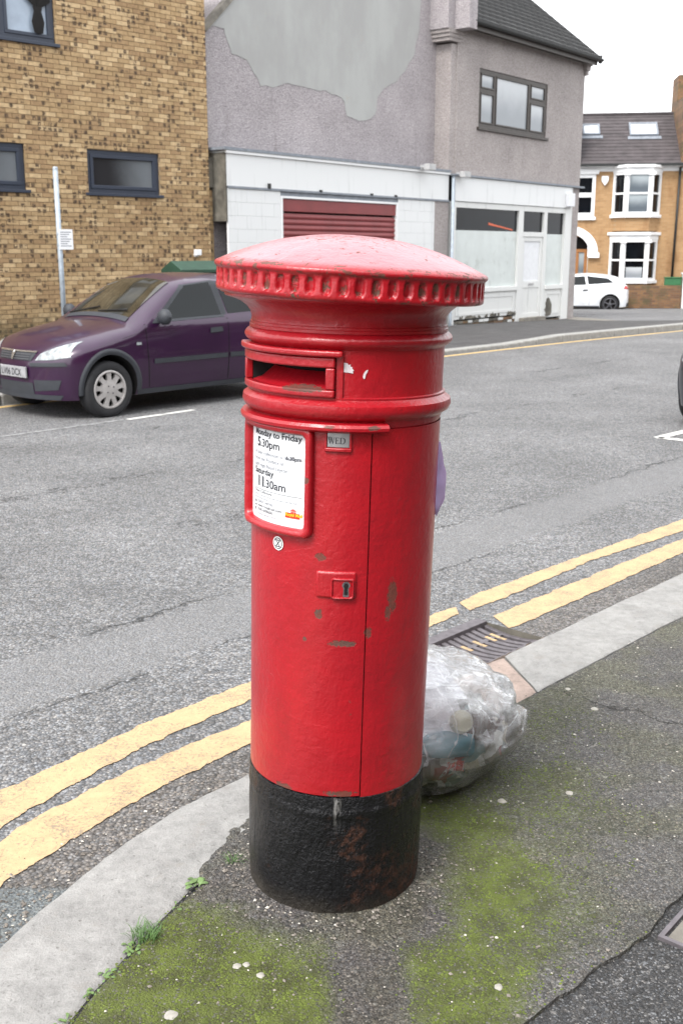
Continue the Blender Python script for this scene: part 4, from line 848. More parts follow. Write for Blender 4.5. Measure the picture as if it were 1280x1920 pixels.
# roof: concrete tiles laid in courses over a deck
sl_ = R(38); m = M(); ry = lambda d: -.32 + d * math.cos(sl_); rz = lambda d: ZG + .05 + d * math.sin(sl_)
m.add([(.10, ry(0), rz(0) - .06), (XE + .12, ry(0), rz(0) - .06), (XE + .12, ry(5), rz(5) - .06), (.10, ry(5), rz(5) - .06)], [(0, 1, 2, 3)]); m.build('roof_deck', 'brown_frame', SH)
tl = M(); n = 6; W_ = .30
def tilef(u, v): x = u * W_ * .985; return (x, v * .30 * math.cos(sl_), v * .30 * math.sin(sl_) + .07 * (1 - v) + .005 * (1 if (u < .2 or .42 < u < .62) else 0) - .004)
tl.grid(tilef, 10, 1); tl.add([tilef(i / 10, 0) for i in range(11)] + [(tilef(i / 10, 0)[0], .004, -.02) for i in range(11)], [(i, 11 + i, 12 + i, i + 1) for i in range(10)])
t0 = None; rt = random.Random(5)
for r_ in range(14):
    for c_ in range(20):
        if t0 is None: t0 = tl.build('roof_tile', 'tile', SH); t_ = t0
        else: t_ = t0.copy(); col.objects.link(t_); t_.parent = SH
        t_.location = (.10 + c_ * W_ , ry(r_ * .25), rz(r_ * .25) + rt.uniform(-.003, .003)); t_.rotation_euler.y = rt.uniform(-.004, .004)
m = M(); m.box(XE + .115, XE + .18, -.36, -.30, rz(0) - .10, rz(0) + .09)
m.add([(XE + .115, ry(0), rz(0) - .10), (XE + .19, ry(0), rz(0) - .10), (XE + .19, ry(4), rz(4) - .10), (XE + .115, ry(4), rz(4) - .10), (XE + .115, ry(0), rz(0) + .06), (XE + .19, ry(0), rz(0) + .06), (XE + .19, ry(4), rz(4) + .06), (XE + .115, ry(4), rz(4) + .06)], [(0,3,2,1),(4,5,6,7),(0,1,5,4),(1,2,6,5),(2,3,7,6),(3,0,4,7)]); m.build('verge', 'tile', SH)
m = M(); m.box(.10, XE + .10, -.24, -.002, ZG - .04, ZG + .0); m.box(.10, XE + .10, -.27, -.242, ZG - .10, ZG + .09); m.build('fascia_board', 'brown_frame', SH)
m = M()
for k in range(8):
    a, b = R(180 + k * 22.5), R(180 + (k + 1) * 22.5)
    m.quad((.05, -.34 + .065 * math.cos(a), ZG + .05 + .065 * math.sin(a)), (XE + .20, -.34 + .065 * math.cos(a), ZG + .05 + .065 * math.sin(a)), (XE + .20, -.34 + .065 * math.cos(b), ZG + .05 + .065 * math.sin(b)), (.05, -.34 + .065 * math.cos(b), ZG + .05 + .065 * math.sin(b)))
m.build('gutter', 'black_gutter', SH, smooth=True)
# upper window
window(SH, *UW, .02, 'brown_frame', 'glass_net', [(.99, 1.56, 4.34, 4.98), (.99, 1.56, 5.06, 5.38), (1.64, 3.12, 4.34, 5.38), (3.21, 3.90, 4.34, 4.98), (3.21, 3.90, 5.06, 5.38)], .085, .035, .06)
# garage: fascia board, rendered blocks, shutter
m = M(); m.box(-6.96, -.215, 0.0, GS, 2.66, 3.235); m.build('garage_fascia', 'white', SH, bevel=.008)
m = M(); m.box(-7.04, -.215, -.05, GS + .0, 3.238, 3.285); m.build('garage_coping', 'lead', SH); m = M(); m.box(-6.98, -.215, -.035, -.002, 3.19, 3.236); m.build('drip_board', 'white_clean', SH)
m = M(); m.box(-6.94, -.215, -.022, -.002, 2.635, 2.672); m.build('fascia_trim', 'lead', SH)
for x in (-5.95, -4.55, -3.0, -2.2): m = M(); m.box(x, x + .05, -.04, -.003, 2.665, 2.70 + (.05 if x < -5 else 0)); m.build('bracket', 'black_gutter', SH)
m = M(); m.box(-6.98, -6.955, .0, GS, 2.1, 3.2); m.prism_y([(-7.30, 2.65), (-6.985, 2.65), (-6.985, 3.14), (-7.1, 3.10), (-7.30, 3.0)], .28, GS + .3); m.build('stained_return', 'stain', SH)
m = M(); wall(m, -6.94, -.745, -.25, 2.634, .012, [(-5.60, -2.08, -.25, 2.54)], .12); m.build('garage_wall', 'lead', SH)
blk = M(); blk.box(0, .452, 0, .04, 0, .212); b0 = None
for x0, x1 in ((-6.94, -5.62), (-2.06, -.75)):
    for r_ in range(12):
        z = 2.634 - (r_ + 1) * .22; x = x0 + (.23 if r_ % 2 else 0); first = True
        if r_ % 2:
            m = M(); m.box(x0, x0 + .2285, -.002, .04, z, z + .2185); m.build('block', 'white', SH, bevel=.004)
        while x < x1 - .05:
            w_ = min(.4585, x1 - x)
            m = M(); m.box(x, x + w_, -.002 + rt.uniform(0, .0012), .04, z, z + .2185); m.build('block', 'white', SH, bevel=.004); x += .46
m = M(); m.box(-5.615, -5.56, -.006, .10, -.25, 2.56); m.box(-2.12, -2.065, -.006, .10, -.25, 2.56); m.box(-5.56, -2.12, -.006, .10, 2.52, 2.56); m.build('garage_frame', 'white_clean', SH, bevel=.004)
sh = child('roller_shutter', SH); m = M(); m.box(-5.56, -2.12, .02, .10, 2.30, 2.515); m.build('shutter_box', 'shutter', sh, bevel=.006)
slat = M(); slat.grid(lambda u, v: (-5.555 + 3.43 * u, .05 - .018 * math.sin(math.pi * min(1, v * 1.15)), .0975 * v), 1, 8); slat.quad((-5.555, .05, .0975), (-2.125, .05, .0975), (-2.125, .062, .0995), (-5.555, .062, .0995))
s0 = None
for k in range(25):
    if s0 is None: s0 = slat.build('slat', 'shutter', sh, smooth=40); s1_ = s0
    else: s1_ = s0.copy(); col.objects.link(s1_); s1_.parent = sh
    s1_.location.z = 2.27 - (k + 1) * .10
m = M(); m.box(-.745, -.205, .003, GS, -.25, 2.655); m.build('pier', 'dash', SH)
# shopfront
m = M(); m.box(-.05, 5.40, -.06, .0, 2.66, 3.17); m.build('shop_fascia', 'white', SH, bevel=.008); m = M(); m.box(-.21, 6.0, -.10, -.0, 3.175, 3.215); m.build('lead_flashing', 'lead', SH)
m = M(); m.box(5.52, XE, .0, .3, -.6, 3.2); m.build('pier', 'dash', SH)
m = M(); m.box(-.2, 5.52, .16, .2, -.6, 3.2); m.build('shop_backing', 'dark', SH)
sf = child('shopfront', SH)
def sbx(nm, mat_, *a, bev=.005): m = M(); m.box(*a); return m.build(nm, mat_, sf, bevel=bev)
for a in ((-.10, .03, -.045, .1, -.35, 2.655), (2.80, 3.03, -.03, .1, -.35, 2.655), (4.04, 4.21, -.03, .1, -.35, 2.655), (5.13, 5.40, -.045, .1, -.35, 2.655), (5.40, 5.52, -.02, .1, -.35, 3.17)): sbx('post', 'white_peel', *a)
for a in ((.03, 2.80, -.032, .1, 2.53, 2.655), (3.03, 4.04, -.032, .1, 2.53, 2.655), (4.21, 5.13, -.032, .1, 2.53, 2.655), (3.03, 4.04, -.03, .1, 1.945, 2.055), (.03, 2.80, -.06, .1, .70, .80), (4.21, 5.13, -.06, .1, .68, .78)): sbx('rail', 'white_peel', *a)
for a, g in (((.03, 2.80, .03, .04, 2.06, 2.53), 'glass_dark'), ((3.03, 4.04, .03, .04, 2.055, 2.53), 'glass_dark'), ((4.21, 5.13, .03, .04, 2.02, 2.53), 'glass_dark')): sbx('pane', g, *a, bev=0)
sbx('whitewashed_pane', 'glass_white', .03, 2.80, .028, .04, .80, 2.058, bev=0); sbx('whitewashed_pane', 'glass_white', 4.21, 5.13, .028, .04, .78, 2.018, bev=0)
sbx('stall_riser', 'white_peel', .03, 2.80, -.012, .1, .12, .70); sbx('stall_riser', 'white_peel', 4.21, 5.13, -.012, .1, -.02, .68)
m = M(); frame_boxes(m, .12, 2.70, .20, .63, -.026, -.013, .06); m.build('riser_moulding', 'white_peel', sf); m = M(); frame_boxes(m, 4.28, 5.06, .06, .6, -.026, -.013, .05); m.build('riser_moulding', 'white_peel', sf)
rng = random.Random(11)
for x0, x1, zz in ((.03, 2.80, .10), (4.21, 5.13, -.06)):
    x = x0
    while x < x1 - .1:
        for r_ in range(3):
            m = M(); m.box(x, x + .21, -.025 + rng.uniform(0, .03), .1, zz - .07 * (r_ + 1) - .0, zz - .07 * r_ - .012); m.build('plinth_brick', rng.choice(['brick_garden', 'white_peel', 'stain']), sf)
        x += .222
m = M()
for k in range(26): x = rng.uniform(.1, 2.75); w_ = rng.uniform(.05, .2); m.prism_y([(x, .13), (x + w_, .13), (x + w_ * .8, .13 + rng.uniform(.02, .07)), (x + w_ * .3, .13 + rng.uniform(.03, .1))], -.0295 - k * .0002, -.02)
stuff(m.build('rotten_patch', 'stain', sf))
m = M(); pts = [(4.45 + .17 * math.cos(a) * rng.uniform(.8, 1.2), .22 + .24 * math.sin(a) * rng.uniform(.75, 1.2)) for a in [k * .42 for k in range(15)]]; m.prism_y(pts, -.031, -.012); m.build('rotten_patch', 'stain', sf)
dr = child('shop_door', SH)
m = M(); frame_boxes(m, 3.04, 4.03, .03, 1.94, -.01, .05, .10); m.box(3.14, 3.93, -.008, .05, .74, .90); m.build('door_frame', 'white_peel', dr, bevel=.004); m = M(); m.box(3.14, 3.93, .015, .03, .90, 1.84); m.build('door_blind', 'plate_white', dr)
for k in range(5): m = M(); m.box(3.142 + k * .1576, 3.142 + k * .1576 + .154, .006, .03, .13, .74); m.build('door_board', 'white_peel', dr, bevel=.004)
m = M(); m.box(3.40, 3.66, -.02, -.009, .80, .85); m.build('letter_plate', 'chrome', dr); m = M(); m.box(2.98, 4.1, -.16, .1, -.3, .03); m.build('door_step', 'concrete', dr)
m = M(); m.tube([(-.14, -.06, 3.2), (-.14, -.06, .1), (-.14, -.06, -.2)], .035, 10); m.build('downpipe', 'galv', SH, smooth=True)
def furn(name, x, y, z, label, cat, mk, mat_):
    m = M(); mk(m); o = m.build(name, mat_, None, bevel=.008); a = R(90 - SA); o.location = (SP[0] + SS * (x * math.cos(a) - y * math.sin(a)), SP[1] + SS * (x * math.sin(a) + y * math.cos(a)), SP[2] + SS * z); o.scale = (SS, SS, SS); o.rotation_euler.z = a; return tag(o, label, cat)
def flood(m): m.box(-.13, .13, -.24, -.12, -.06, .06); m.box(-.03, .03, -.13, .02, -.015, .015); m.box(-.06, .06, -.0, .03, -.05, .05)
furn('floodlight', -1.30, -.06, 3.275, 'pale grey floodlight on the garage coping above the shutter', 'floodlight', flood, 'lamp_grey'); furn('floodlight', .05, -.06, 3.20, 'pale grey floodlight above the shopfront downpipe', 'floodlight', flood, 'lamp_grey')
furn('alarm_box', 5.22, -.06, 2.86, 'cream alarm box at the right end of the shop fascia', 'alarm', lambda m: m.box(-.16, .16, -.10, .0, -.16, .16), 'plate_white')
o = furn('barrier_board', 1.95, .0, 2.14, 'orange board leaning inside the dark shop window', 'board', lambda m: m.add([(-.45, .024, .05), (.65, .024, -.06), (.65, .024, -.03), (-.45, .024, .10), (-.45, .0275, .05), (.65, .0275, -.06), (.65, .0275, -.03), (-.45, .0275, .10)], [(0, 1, 2, 3), (4, 7, 6, 5), (0, 4, 5, 1), (1, 5, 6, 2), (2, 6, 7, 3), (3, 7, 4, 0)]), 'orange')
# garden wall between brick building and garage, with brick-on-edge coping
GW_ = empty('garden_wall', (SP[0] + SS * (-7.30 * .6225 - .30 * .7826), SP[1] + SS * (-7.30 * .7826 + .30 * .6225), SP[2]), 'short brown brick wall between the brick building and the white garage', 'wall', R(90 - SA))
GW_.scale = (SS, SS, SS); m = M(); m.box(0, .335, .03, .22, -.2, 2.56); m.build('core', 'mortar', GW_)
for r_ in range(33):
    z = 2.50 - (r_ + 1) * .075; off = -.11 if r_ % 2 else 0; x = off
    while x < .33:
        a, b = max(0, x), min(.332, x + .215)
        if b - a > .03: m = M(); m.box(a, b, 0.02, .12, z, z + .066); m.build('brick', 'brick', GW_)
        x += .225
for k in range(4): m = M(); m.box(k * .08, k * .08 + .07, 0.015, .23, 2.503, 2.605); m.build('brick', 'brick', GW_)
# ------------------------------------------------------------------ terrace house across the side street
TA = 98; TP = (10.37, 43.0, 0)
TH_ = building('terrace_house', TP, TA, 'yellow brick terraced house with white bay windows and skylights', 'house')
ZB, ZE = -.55, 4.80
m = M(); wall(m, -7, 6.5, ZB, ZE, 0, [(-2.4, -.56, 2.90, 4.48), (-2.5, -.70, ZB, 2.15)], .15); m.quad((6.5, 0, ZB), (6.5, 9, ZB), (6.5, 9, ZE), (6.5, 0, ZE)); m.quad((-7, 0, ZB), (-7, 9, ZB), (-7, 9, ZE), (-7, 0, ZE)); m.build('wall', 'brick_far', TH_)
rf = child('roof', TH_); ts = R(36); rn = 15
for k in range(rn):
    d0, d1 = k * .24, k * .24 + .25
    m = M(); y0_, z0_ = -.25 + d0 * math.cos(ts), ZE + .02 + d0 * math.sin(ts); y1_, z1_ = -.25 + d1 * math.cos(ts), ZE + .02 + d1 * math.sin(ts)
    m.add([(-7, y0_, z0_), (6.5, y0_, z0_), (6.5, y0_, z0_ + .035), (-7, y0_, z0_ + .035), (6.5, y1_, z1_ + .01), (-7, y1_, z1_ + .01)], [(0, 1, 2, 3), (3, 2, 4, 5)]); m.build('tile_course', 'tile_far', rf)
zr = ZE + .02 + rn * .24 * math.sin(ts); yr = -.25 + rn * .24 * math.cos(ts)
m = M(); m.box(-7, 6.5, yr - .08, yr + .1, zr - .03, zr + .08); m.build('ridge', 'tile_far', rf, bevel=.03); m = M(); m.quad((-7, yr + .1, zr), (6.5, yr + .1, zr), (6.5, 9, ZE), (-7, 9, ZE)); m.build('rear_slope', 'tile_far', rf)
def onroof(x0, x1, z0, z1, nm):
    d0, d1 = (z0 - ZE) / math.sin(ts), (z1 - ZE) / math.sin(ts); sk = child(nm, rf); c_, s_ = math.cos(ts), math.sin(ts)
    def P(x, d, h): return (x, -.25 + d * c_ - h * s_, ZE + .02 + d * s_ + h * c_)
    def bx(mm, xa, xb, da, db, h0, h1): mm.add([P(xa, da, h0), P(xb, da, h0), P(xb, db, h0), P(xa, db, h0), P(xa, da, h1), P(xb, da, h1), P(xb, db, h1), P(xa, db, h1)], [(0,3,2,1),(4,5,6,7),(0,1,5,4),(1,2,6,5),(2,3,7,6),(3,0,4,7)])
    mm = M(); w = .07; bx(mm, x0, x1, d0, d0 + w, 0, .12); bx(mm, x0, x1, d1 - w, d1, 0, .12); bx(mm, x0, x0 + w, d0 + w, d1 - w, 0, .12); bx(mm, x1 - w, x1, d0 + w, d1 - w, 0, .12); bx(mm, x0 - .08, x1 + .1, d0 - .2, d0, 0.02, .05)
    mm.build(nm, 'lead', rf); mm = M(); bx(mm, x0 + w, x1 - w, d0 + w, d1 - w, .07, .09); mm.build('pane', 'glass_sl', bpy.data.objects[rf.children[-1].name] if False else rf); bpy.data.objects.remove(sk)
MT['glass_sl'] = plain('skylight_glass', (.55, .57, .60), .03, var=.05, spec=1., coat=1.)
onroof(-1.05, -.38, 5.98, 6.42, 'skylight'); onroof(.76, 1.85, 5.92, 6.45, 'skylight'); onroof(-3.4, -2.5, 5.95, 6.42, 'skylight')
m = M(); m.box(-7, 6.5, -.27, -.002, ZE - .06, ZE - .0); m.box(-7, 6.5, -.02, .0, ZE - .22, ZE - .06); m.build('eaves_board', 'white_clean', TH_); m = M(); m.box(-7, 6.5, -.36, -.272, ZE - .04, ZE + .05); m.build('gutter', 'black_gutter', TH_)
m = M(); m.box(2.55, 3.0, -.2, 3, ZE - .1, zr + .35); m.build('party_parapet', 'brick_garden', TH_); m = M(); m.box(-1.62, -1.2, -.25, 3, ZE, zr + .18); m.build('party_parapet', 'lead', TH_)
m = M(); m.box(2.6, 3.5, 2.2, 3.6, zr - .6, zr + 1.4); m.build('chimney', 'brick_garden', TH_)
def bay(x0, x1, z0, z1, head, sillz, nm):
    b = child(nm, TH_); d = .62; c = .42; plan = [(x0, 0), (x0 + c, -d), (x1 - c, -d), (x1, 0)]
    def wrap(za, zb, out, mat_, part):
        q = [(plan[0][0] - out, .0), (plan[1][0] - out * .5, -d - out), (plan[2][0] + out * .5, -d - out), (plan[3][0] + out, .0)]; m = M(); m.prism(q, za, zb); m.build(part, mat_, b, bevel=.01)
    wrap(z1, z1 + head * .6, .05, 'white_clean', 'bay_lintel'); wrap(z1 + head * .6 + .001, z1 + head, .14, 'white_clean', 'bay_cornice'); wrap(z0 - .12, z0 - .001, .10, 'white_clean', 'bay_sill')
    if sillz is not None: wrap(sillz, z0 - .121, -.01, 'brick_far', 'bay_apron')
    segs = [(plan[0], plan[1]), (plan[1], plan[2]), (plan[2], plan[3])]
    for i, (p, q) in enumerate(segs):
        p, q = Vector(p), Vector(q); L = (q - p).length; e = (q - p) / L; nn = Vector((e.y, -e.x))
        def B(mm, a0, a1, n0, n1, za, zb):
            P = lambda a_, n_, z_: (p.x + e.x * a_ + nn.x * n_, p.y + e.y * a_ + nn.y * n_, z_)
            mm.add([P(a0, n0, za), P(a1, n0, za), P(a1, n1, za), P(a0, n1, za), P(a0, n0, zb), P(a1, n0, zb), P(a1, n1, zb), P(a0, n1, zb)], [(0,1,2,3),(4,7,6,5),(0,4,5,1),(1,5,6,2),(2,6,7,3),(3,7,4,0)])
        fw = .11; mm = M(); zm = (z0 + z1) / 2
        B(mm, 0, fw, -.06, .03, z0, z1); B(mm, L - fw, L, -.06, .03, z0, z1); B(mm, fw, L - fw, -.06, .02, z0, z0 + .09); B(mm, fw, L - fw, -.06, .02, z1 - .09, z1); B(mm, fw, L - fw, -.06, .012, zm - .035, zm + .035); mm.build('sash_frame', 'white_clean', b, fix=True)
        for za, zb in ((z0 + .09, zm - .035), (zm + .035, z1 - .09)): mm = M(); B(mm, fw, L - fw, -.045, -.03, za, zb); mm.build('pane', 'glass_sky' if (i == 1 and nm == 'upper_bay') else 'glass_dark', b, fix=True)
        if nm == 'lower_bay' and i == 1: mm = M(); B(mm, fw + .05, L - fw - .04, -.0295, -.027, z0 + .09, z0 + .5); mm.build('net_curtain', 'glass_net', b, fix=True)
    for p in plan[1:3]: m = M(); m.tube([(p[0], p[1] - .05, z0), (p[0], p[1] - .05, z1 - .12)], .075, 10); m.box(p[0] - .12, p[0] + .12, p[1] - .17, p[1] + .05, z1 - .12, z1 - .001); m.build('bay_column', 'white_clean', b)
bay(.12, 1.88, 2.97, 4.52, .26, 2.35, 'upper_bay'); bay(.12, 1.88, .50, 2.03, .28, ZB, 'lower_bay')
window(TH_, -2.4, -.56, 2.90, 4.48, -.02, 'white_clean', 'glass_dark', [(-2.32, -1.53, 3.0, 3.68), (-2.32, -1.53, 3.75, 4.4), (-1.43, -.64, 3.0, 3.68), (-1.43, -.64, 3.75, 4.4)], .08, .05, .12, 'white_clean')
m = M(); m.box(-2.5, -.46, -.10, .0, 4.482, 4.66); m.build('window_head', 'white_clean', TH_, bevel=.02)
m = M(); cx, cz, r0_, r1_ = -1.55, 1.55, .86, 1.20; nn_ = 24
vs = [(cx + r * math.cos(math.pi * i / nn_), y, cz + r * .85 * math.sin(math.pi * i / nn_)) for i in range(nn_ + 1) for r, y in ((r0_, -.1), (r1_, -.1), (r1_, .0), (r0_, .0))]
m.add(vs, [(4*i+k, 4*i+(k+1) % 4, 4*i+4+(k+1) % 4, 4*i+4+k) for i in range(nn_) for k in range(4)]); m.box(cx + r0_ - .02, cx + r1_ + .06, -.14, .0, cz - .2, cz - .001); m.box(cx - r1_ - .06, cx - r0_ + .02, -.14, .0, cz - .2, cz - .001); m.build('door_arch', 'white_clean', TH_, fix=True)
m = M(); m.box(-2.48, -.72, .30, .34, ZB, 2.2); m.build('porch_back', 'dark', TH_)
fd = child('front_door', TH_); m = M(); frame_boxes(m, -2.2, -.72, ZB, 1.68, .18, .28, .12); m.box(-1.15, -1.05, .19, .28, ZB, 1.68); m.build('door_frame', 'wood', fd)
m = M(); m.box(-1.05, -.84, .22, .25, ZB + .9, 1.56); m.build('door_glass', 'glass_sky', fd); m = M(); m.box(-2.1, -1.15, .2, .26, ZB, 1.56); m.build('door_leaf', 'wood', fd)
m = M(); m.tube([(2.55, -.1, ZE - .1), (2.52, -.1, .3)], .045, 8); m.build('drainpipe', 'black_gutter', TH_, smooth=True)
def tfurn(name, x, y, z, label, cat, mk, mat_, bev=.01):
    m = M(); mk(m); o = m.build(name, mat_, None, bevel=bev); a = R(90 - TA); o.location = (TP[0] + x * math.cos(a) - y * math.sin(a), TP[1] + x * math.sin(a) + y * math.cos(a), z); o.rotation_euler.z = a; return tag(o, label, cat)
tfurn('alarm_box', -.22, 0, 4.25, 'white alarm box on the terraced house between its two upper windows', 'alarm', lambda m: m.prism_y([(-.13, -.02), (0, -.2), (.13, -.02), (.13, .16), (-.13, .16)], -.1, 0), 'pvc')
tfurn('front_garden_wall', 0, -1.15, -.53, 'low weathered brick wall in front of the terraced house', 'wall', lambda m: m.box(-.6, 2.75, 0, .22, 0, .86), 'brick_garden')
tfurn('gate_pier', 2.78, -1.2, -.53, 'white painted gate pier at the end of the low garden wall', 'gate pier', lambda m: (m.box(0, .42, 0, .42, 0, 1.26), m.box(-.03, .45, -.03, .45, 1.262, 1.34)), 'white_clean', .02)
tfurn('recycling_box', 2.12, -1.10, .335, 'green recycling box standing on the low garden wall', 'box', lambda m: (m.prism([(0, 0), (.62, 0), (.62, .2), (0, .2)], 0, .27), m.box(-.03, .65, -.03, .23, .271, .31)), 'bin_green')
# ------------------------------------------------------------------ unseen near-side houses, added only for light and reflections, outside the picture
for k, (s0, lab) in enumerate(((3, 'unseen brown brick house added for light and reflections behind the pavement, nearest the corner'), (13, 'unseen brown brick house added for light and reflections in the middle of the near row'), (23, 'unseen brown brick house added for light and reflections second from the far end of the near row'), (33, 'unseen brown brick house added for light and reflections at the far end of the near row'))):
    nh = empty('unseen_row_house', rd(s0, 4.6, 0), lab, 'house', R(90 - 43), 'unseen houses added along the near pavement for light and reflections'); L = 9.9      # local -x along the street, local +y away
    m = M(); wall(m, -L, 0, -.1, 5.6, 0, [(-4.0, -2.2, .9, 2.4), (-9, -7, .9, 2.4), (-4.0, -2.2, 3.5, 4.9), (-9, -7, 3.5, 4.9), (-6, -5, 0, 2.1)], .12)
    m.quad((0, 0, -.1), (0, 8, -.1), (0, 8, 5.6), (0, 0, 5.6)); m.quad((-L, 0, -.1), (-L, 8, -.1), (-L, 8, 5.6), (-L, 0, 5.6)); m.v = [(x, -y, z) for x, y, z in m.v]; m.build('wall', 'brick_garden', nh)
    m = M(); m.add([(-L, .3, 5.55), (0, .3, 5.55), (0, -4, 8.4), (-L, -4, 8.4), (0, -8.2, 5.55), (-L, -8.2, 5.55)], [(0, 1, 2, 3), (3, 2, 4, 5), (0, 3, 5), (1, 4, 2)]); m.build('roof', 'tile', nh)
    for a in ((-4.0, -2.2, .9, 2.4), (-9, -7, .9, 2.4), (-4.0, -2.2, 3.5, 4.9), (-9, -7, 3.5, 4.9)):
        m = M(); m.box(a[0], a[1], -.13, -.10, a[2], a[3]); m.build('window', 'glass_dark', nh)
    m = M(); m.box(-6, -5, -.13, -.1, 0, 2.1); m.build('door', 'green_box', nh)
# ------------------------------------------------------------------ cars
def lerp_tab(tab, x):
    if x <= tab[0][0]: return tab[0][1]
    for (a, p), (b, q) in zip(tab, tab[1:]):
        if x <= b:
            k = (x - a) / (b - a); return p + (q - p) * k
    return tab[-1][1]
def smooth_tab(tab, x, r=.05): return sum(lerp_tab(tab, x + r * k) for k in (-1, -.5, 0, .5, 1)) / 5
class CarShape:
    def __init__(s, L, W, zt, zb=.20, belt=.93, xf=.72, xr=.5, tumble=.36):
        s.L, s.W, s.ztab, s.zb, s.belt, s.xf, s.xr, s.tb = L, W, zt, zb, belt, xf, xr, tumble
    def zt(s, x): return smooth_tab(s.ztab, x, .035)
    def zbot(s, x): return s.zb + .05 * max(0, (x - s.L + .5) / .5) ** 2
    def plan(s, x):
        u = max(0, (s.xf - x) / s.xf); v = max(0, (x - s.L + s.xr) / s.xr); e = 1.
        if u > 0: e = (max(0, 1 - u ** 2.7)) ** (1 / 2.1)
        if v > 0: e = (max(0, 1 - v ** 3.2)) ** (1 / 2.4)
        return s.W * e
    def w(s, x, z):
        zt = s.zt(x)
        if z >= zt: return 0.
        g = 1 - .055 * max(0, (.58 - z) / .38) ** 2 - .03 * max(0, min(1, (z - .58) / .4)) ** 2
        w = s.plan(x) * g - s.tb * max(0, z - s.belt) - .02 * max(0, min(1, (z - s.belt + .02) / .08))
        rr = .20 - .07 * max(0, min(1, (x - .85) / .5)); h = zt - z
        if h < rr: w *= max(0, 1 - (1 - h / rr) ** 2.6) ** .5
        return max(0, w)
    def xoff(s, x, z):      # nose and tail lean
        o = 0
        if x < .9: o += (1 - x / .9) ** 2 * (.55 * max(0, z - .55) ** 1.3 +   .10 * max(0, .36 - z) + .18)
        if x > s.L - .8: o -= ((x - s.L + .8) / .8) ** 2 * (.10 * max(0, .36 - z))
        return x + o
    def side(s, x, z, off=0, sg=-1): return (s.xoff(x, z), sg * (s.w(x, z) + off), z)
    def front(s, y, z, off=0):
        a, b = 0., .9
        for _ in range(22):
            c = (a + b) / 2
            if s.w(c, z) < abs(y): a = c
            else: b = c
        return (s.xoff(b, z) - off, y, z)
    def rear(s, y, z, off=0):
        a, b = s.L - .8, s.L
        for _ in range(22):
            c = (a + b) / 2
            if s.w(c, z) > abs(y): a = c
            else: b = c
        return (s.xoff(a, z) + off, y, z)
    def top(s, x, y, off=0):
        a, b = s.belt - .25, s.zt(x)
        for _ in range(22):
            c = (a + b) / 2
            if s.w(x, c) > abs(y): a = c
            else: b = c
        return (s.xoff(x, a), y, a + off)
def patch(fn, lo, hi, nu, nv):
    """grid between two polylines given in the patch's own 2D coordinates; fn maps 2D to the body"""
    def P(pl, t):
        f = t * (len(pl) - 1); i = min(int(f), len(pl) - 2); k = f - i; return (pl[i][0] * (1 - k) + pl[i+1][0] * k, pl[i][1] * (1 - k) + pl[i+1][1] * k)
    m = M()
    def g(u, v): a, b = P(lo, u), P(hi, u); return fn(a[0] * (1 - v) + b[0] * v, a[1] * (1 - v) + b[1] * v)
    return m.grid(g, nu, nv)
def make_wheel(par, x, y, sg, r, hub, style):
    w = bpy.data.objects.new('wheel', None); col.objects.link(w); w.parent = par; w.location = (x, y, r - .005)
    rh = hub / 2
    def yl(prof_, mm, n=40):           # lathe round the wheel axis (y); prof (r, outward)
        N = n; vs = [(p[0] * math.cos(2 * math.pi * i / N), sg * p[1], p[0] * math.sin(2 * math.pi * i / N)) for p in prof_ for i in range(N)]
        mm.add(vs, [(j * N + i, j * N + (i + 1) % N, (j + 1) * N + (i + 1) % N, (j + 1) * N + i) for j in range(len(prof_) - 1) for i in range(N)]); return mm
    m = M(); yl([(rh - .01, -.10), (r * .9, -.10), (r - .008, -.085), (r, -.06), (r, .055), (r - .008, .078), (r * .92, .092), (rh + .02, .094), (rh + .004, .085), (rh, .07)], m); m.build('tyre', 'tyre', w, smooth=50, fix=True)
    m = M(); yl([(rh, .04), (.03, .03), (.001, .03)], m); m.build('wheel_back', 'dark', w)
    m = M(); yl([(rh + .004, .088), (rh - .004, .095), (rh - .018, .093), (rh - .022, .06)], m); m.build('rim', 'hubcap' if style == 'cap' else 'alloy_dark', w, smooth=50, fix=True)
    n = 9 if style == 'cap' else 5; m = M(); cap_r = .088 if style == 'cap' else .05
    yl([(cap_r + .02, .06), (cap_r + .008, .086), (cap_r * .7, .094), (cap_r * .25, .098), (.001, .098)], m, 30)
    for k in range(n):
        a = 2 * math.pi * k / n + .2; c_, s_ = math.cos(a), math.sin(a); w0 = .023 if style == 'cap' else .02; w1 = .038 if style == 'cap' else .03
        q = []
        for rr, ww, yy in ((cap_r * .8, w0 * 1.2, .090), (rh * .72, w0, .086), (rh - .012, w1, .080)):
            for e in (-1, 1): q.append((rr * c_ - e * ww * s_, sg * yy, rr * s_ + e * ww * c_))
            for e in (1, -1): q.append((rr * c_ - e * ww * s_, sg * (yy - .03), rr * s_ + e * ww * c_))
        m.add(q, [(0, 4, 5, 1), (4, 8, 9, 5), (1, 5, 6, 2), (5, 9, 10, 6), (0, 3, 7, 4), (4, 7, 11, 8), (8, 11, 10, 9), (0, 1, 2, 3)])
    m.build('spokes', 'hubcap' if style == 'cap' else 'alloy_dark', w, smooth=40, fix=True)
    m = M()
    for k in range(4): a = 2 * math.pi * k / 4 + .6; cx, cz = .045 * math.cos(a), .045 * math.sin(a); m.tube([(cx, sg * .09, cz), (cx, sg * .1015, cz)], .0075, 8)
    stuff(m.build('wheel_nuts', 'alloy_dark', w))
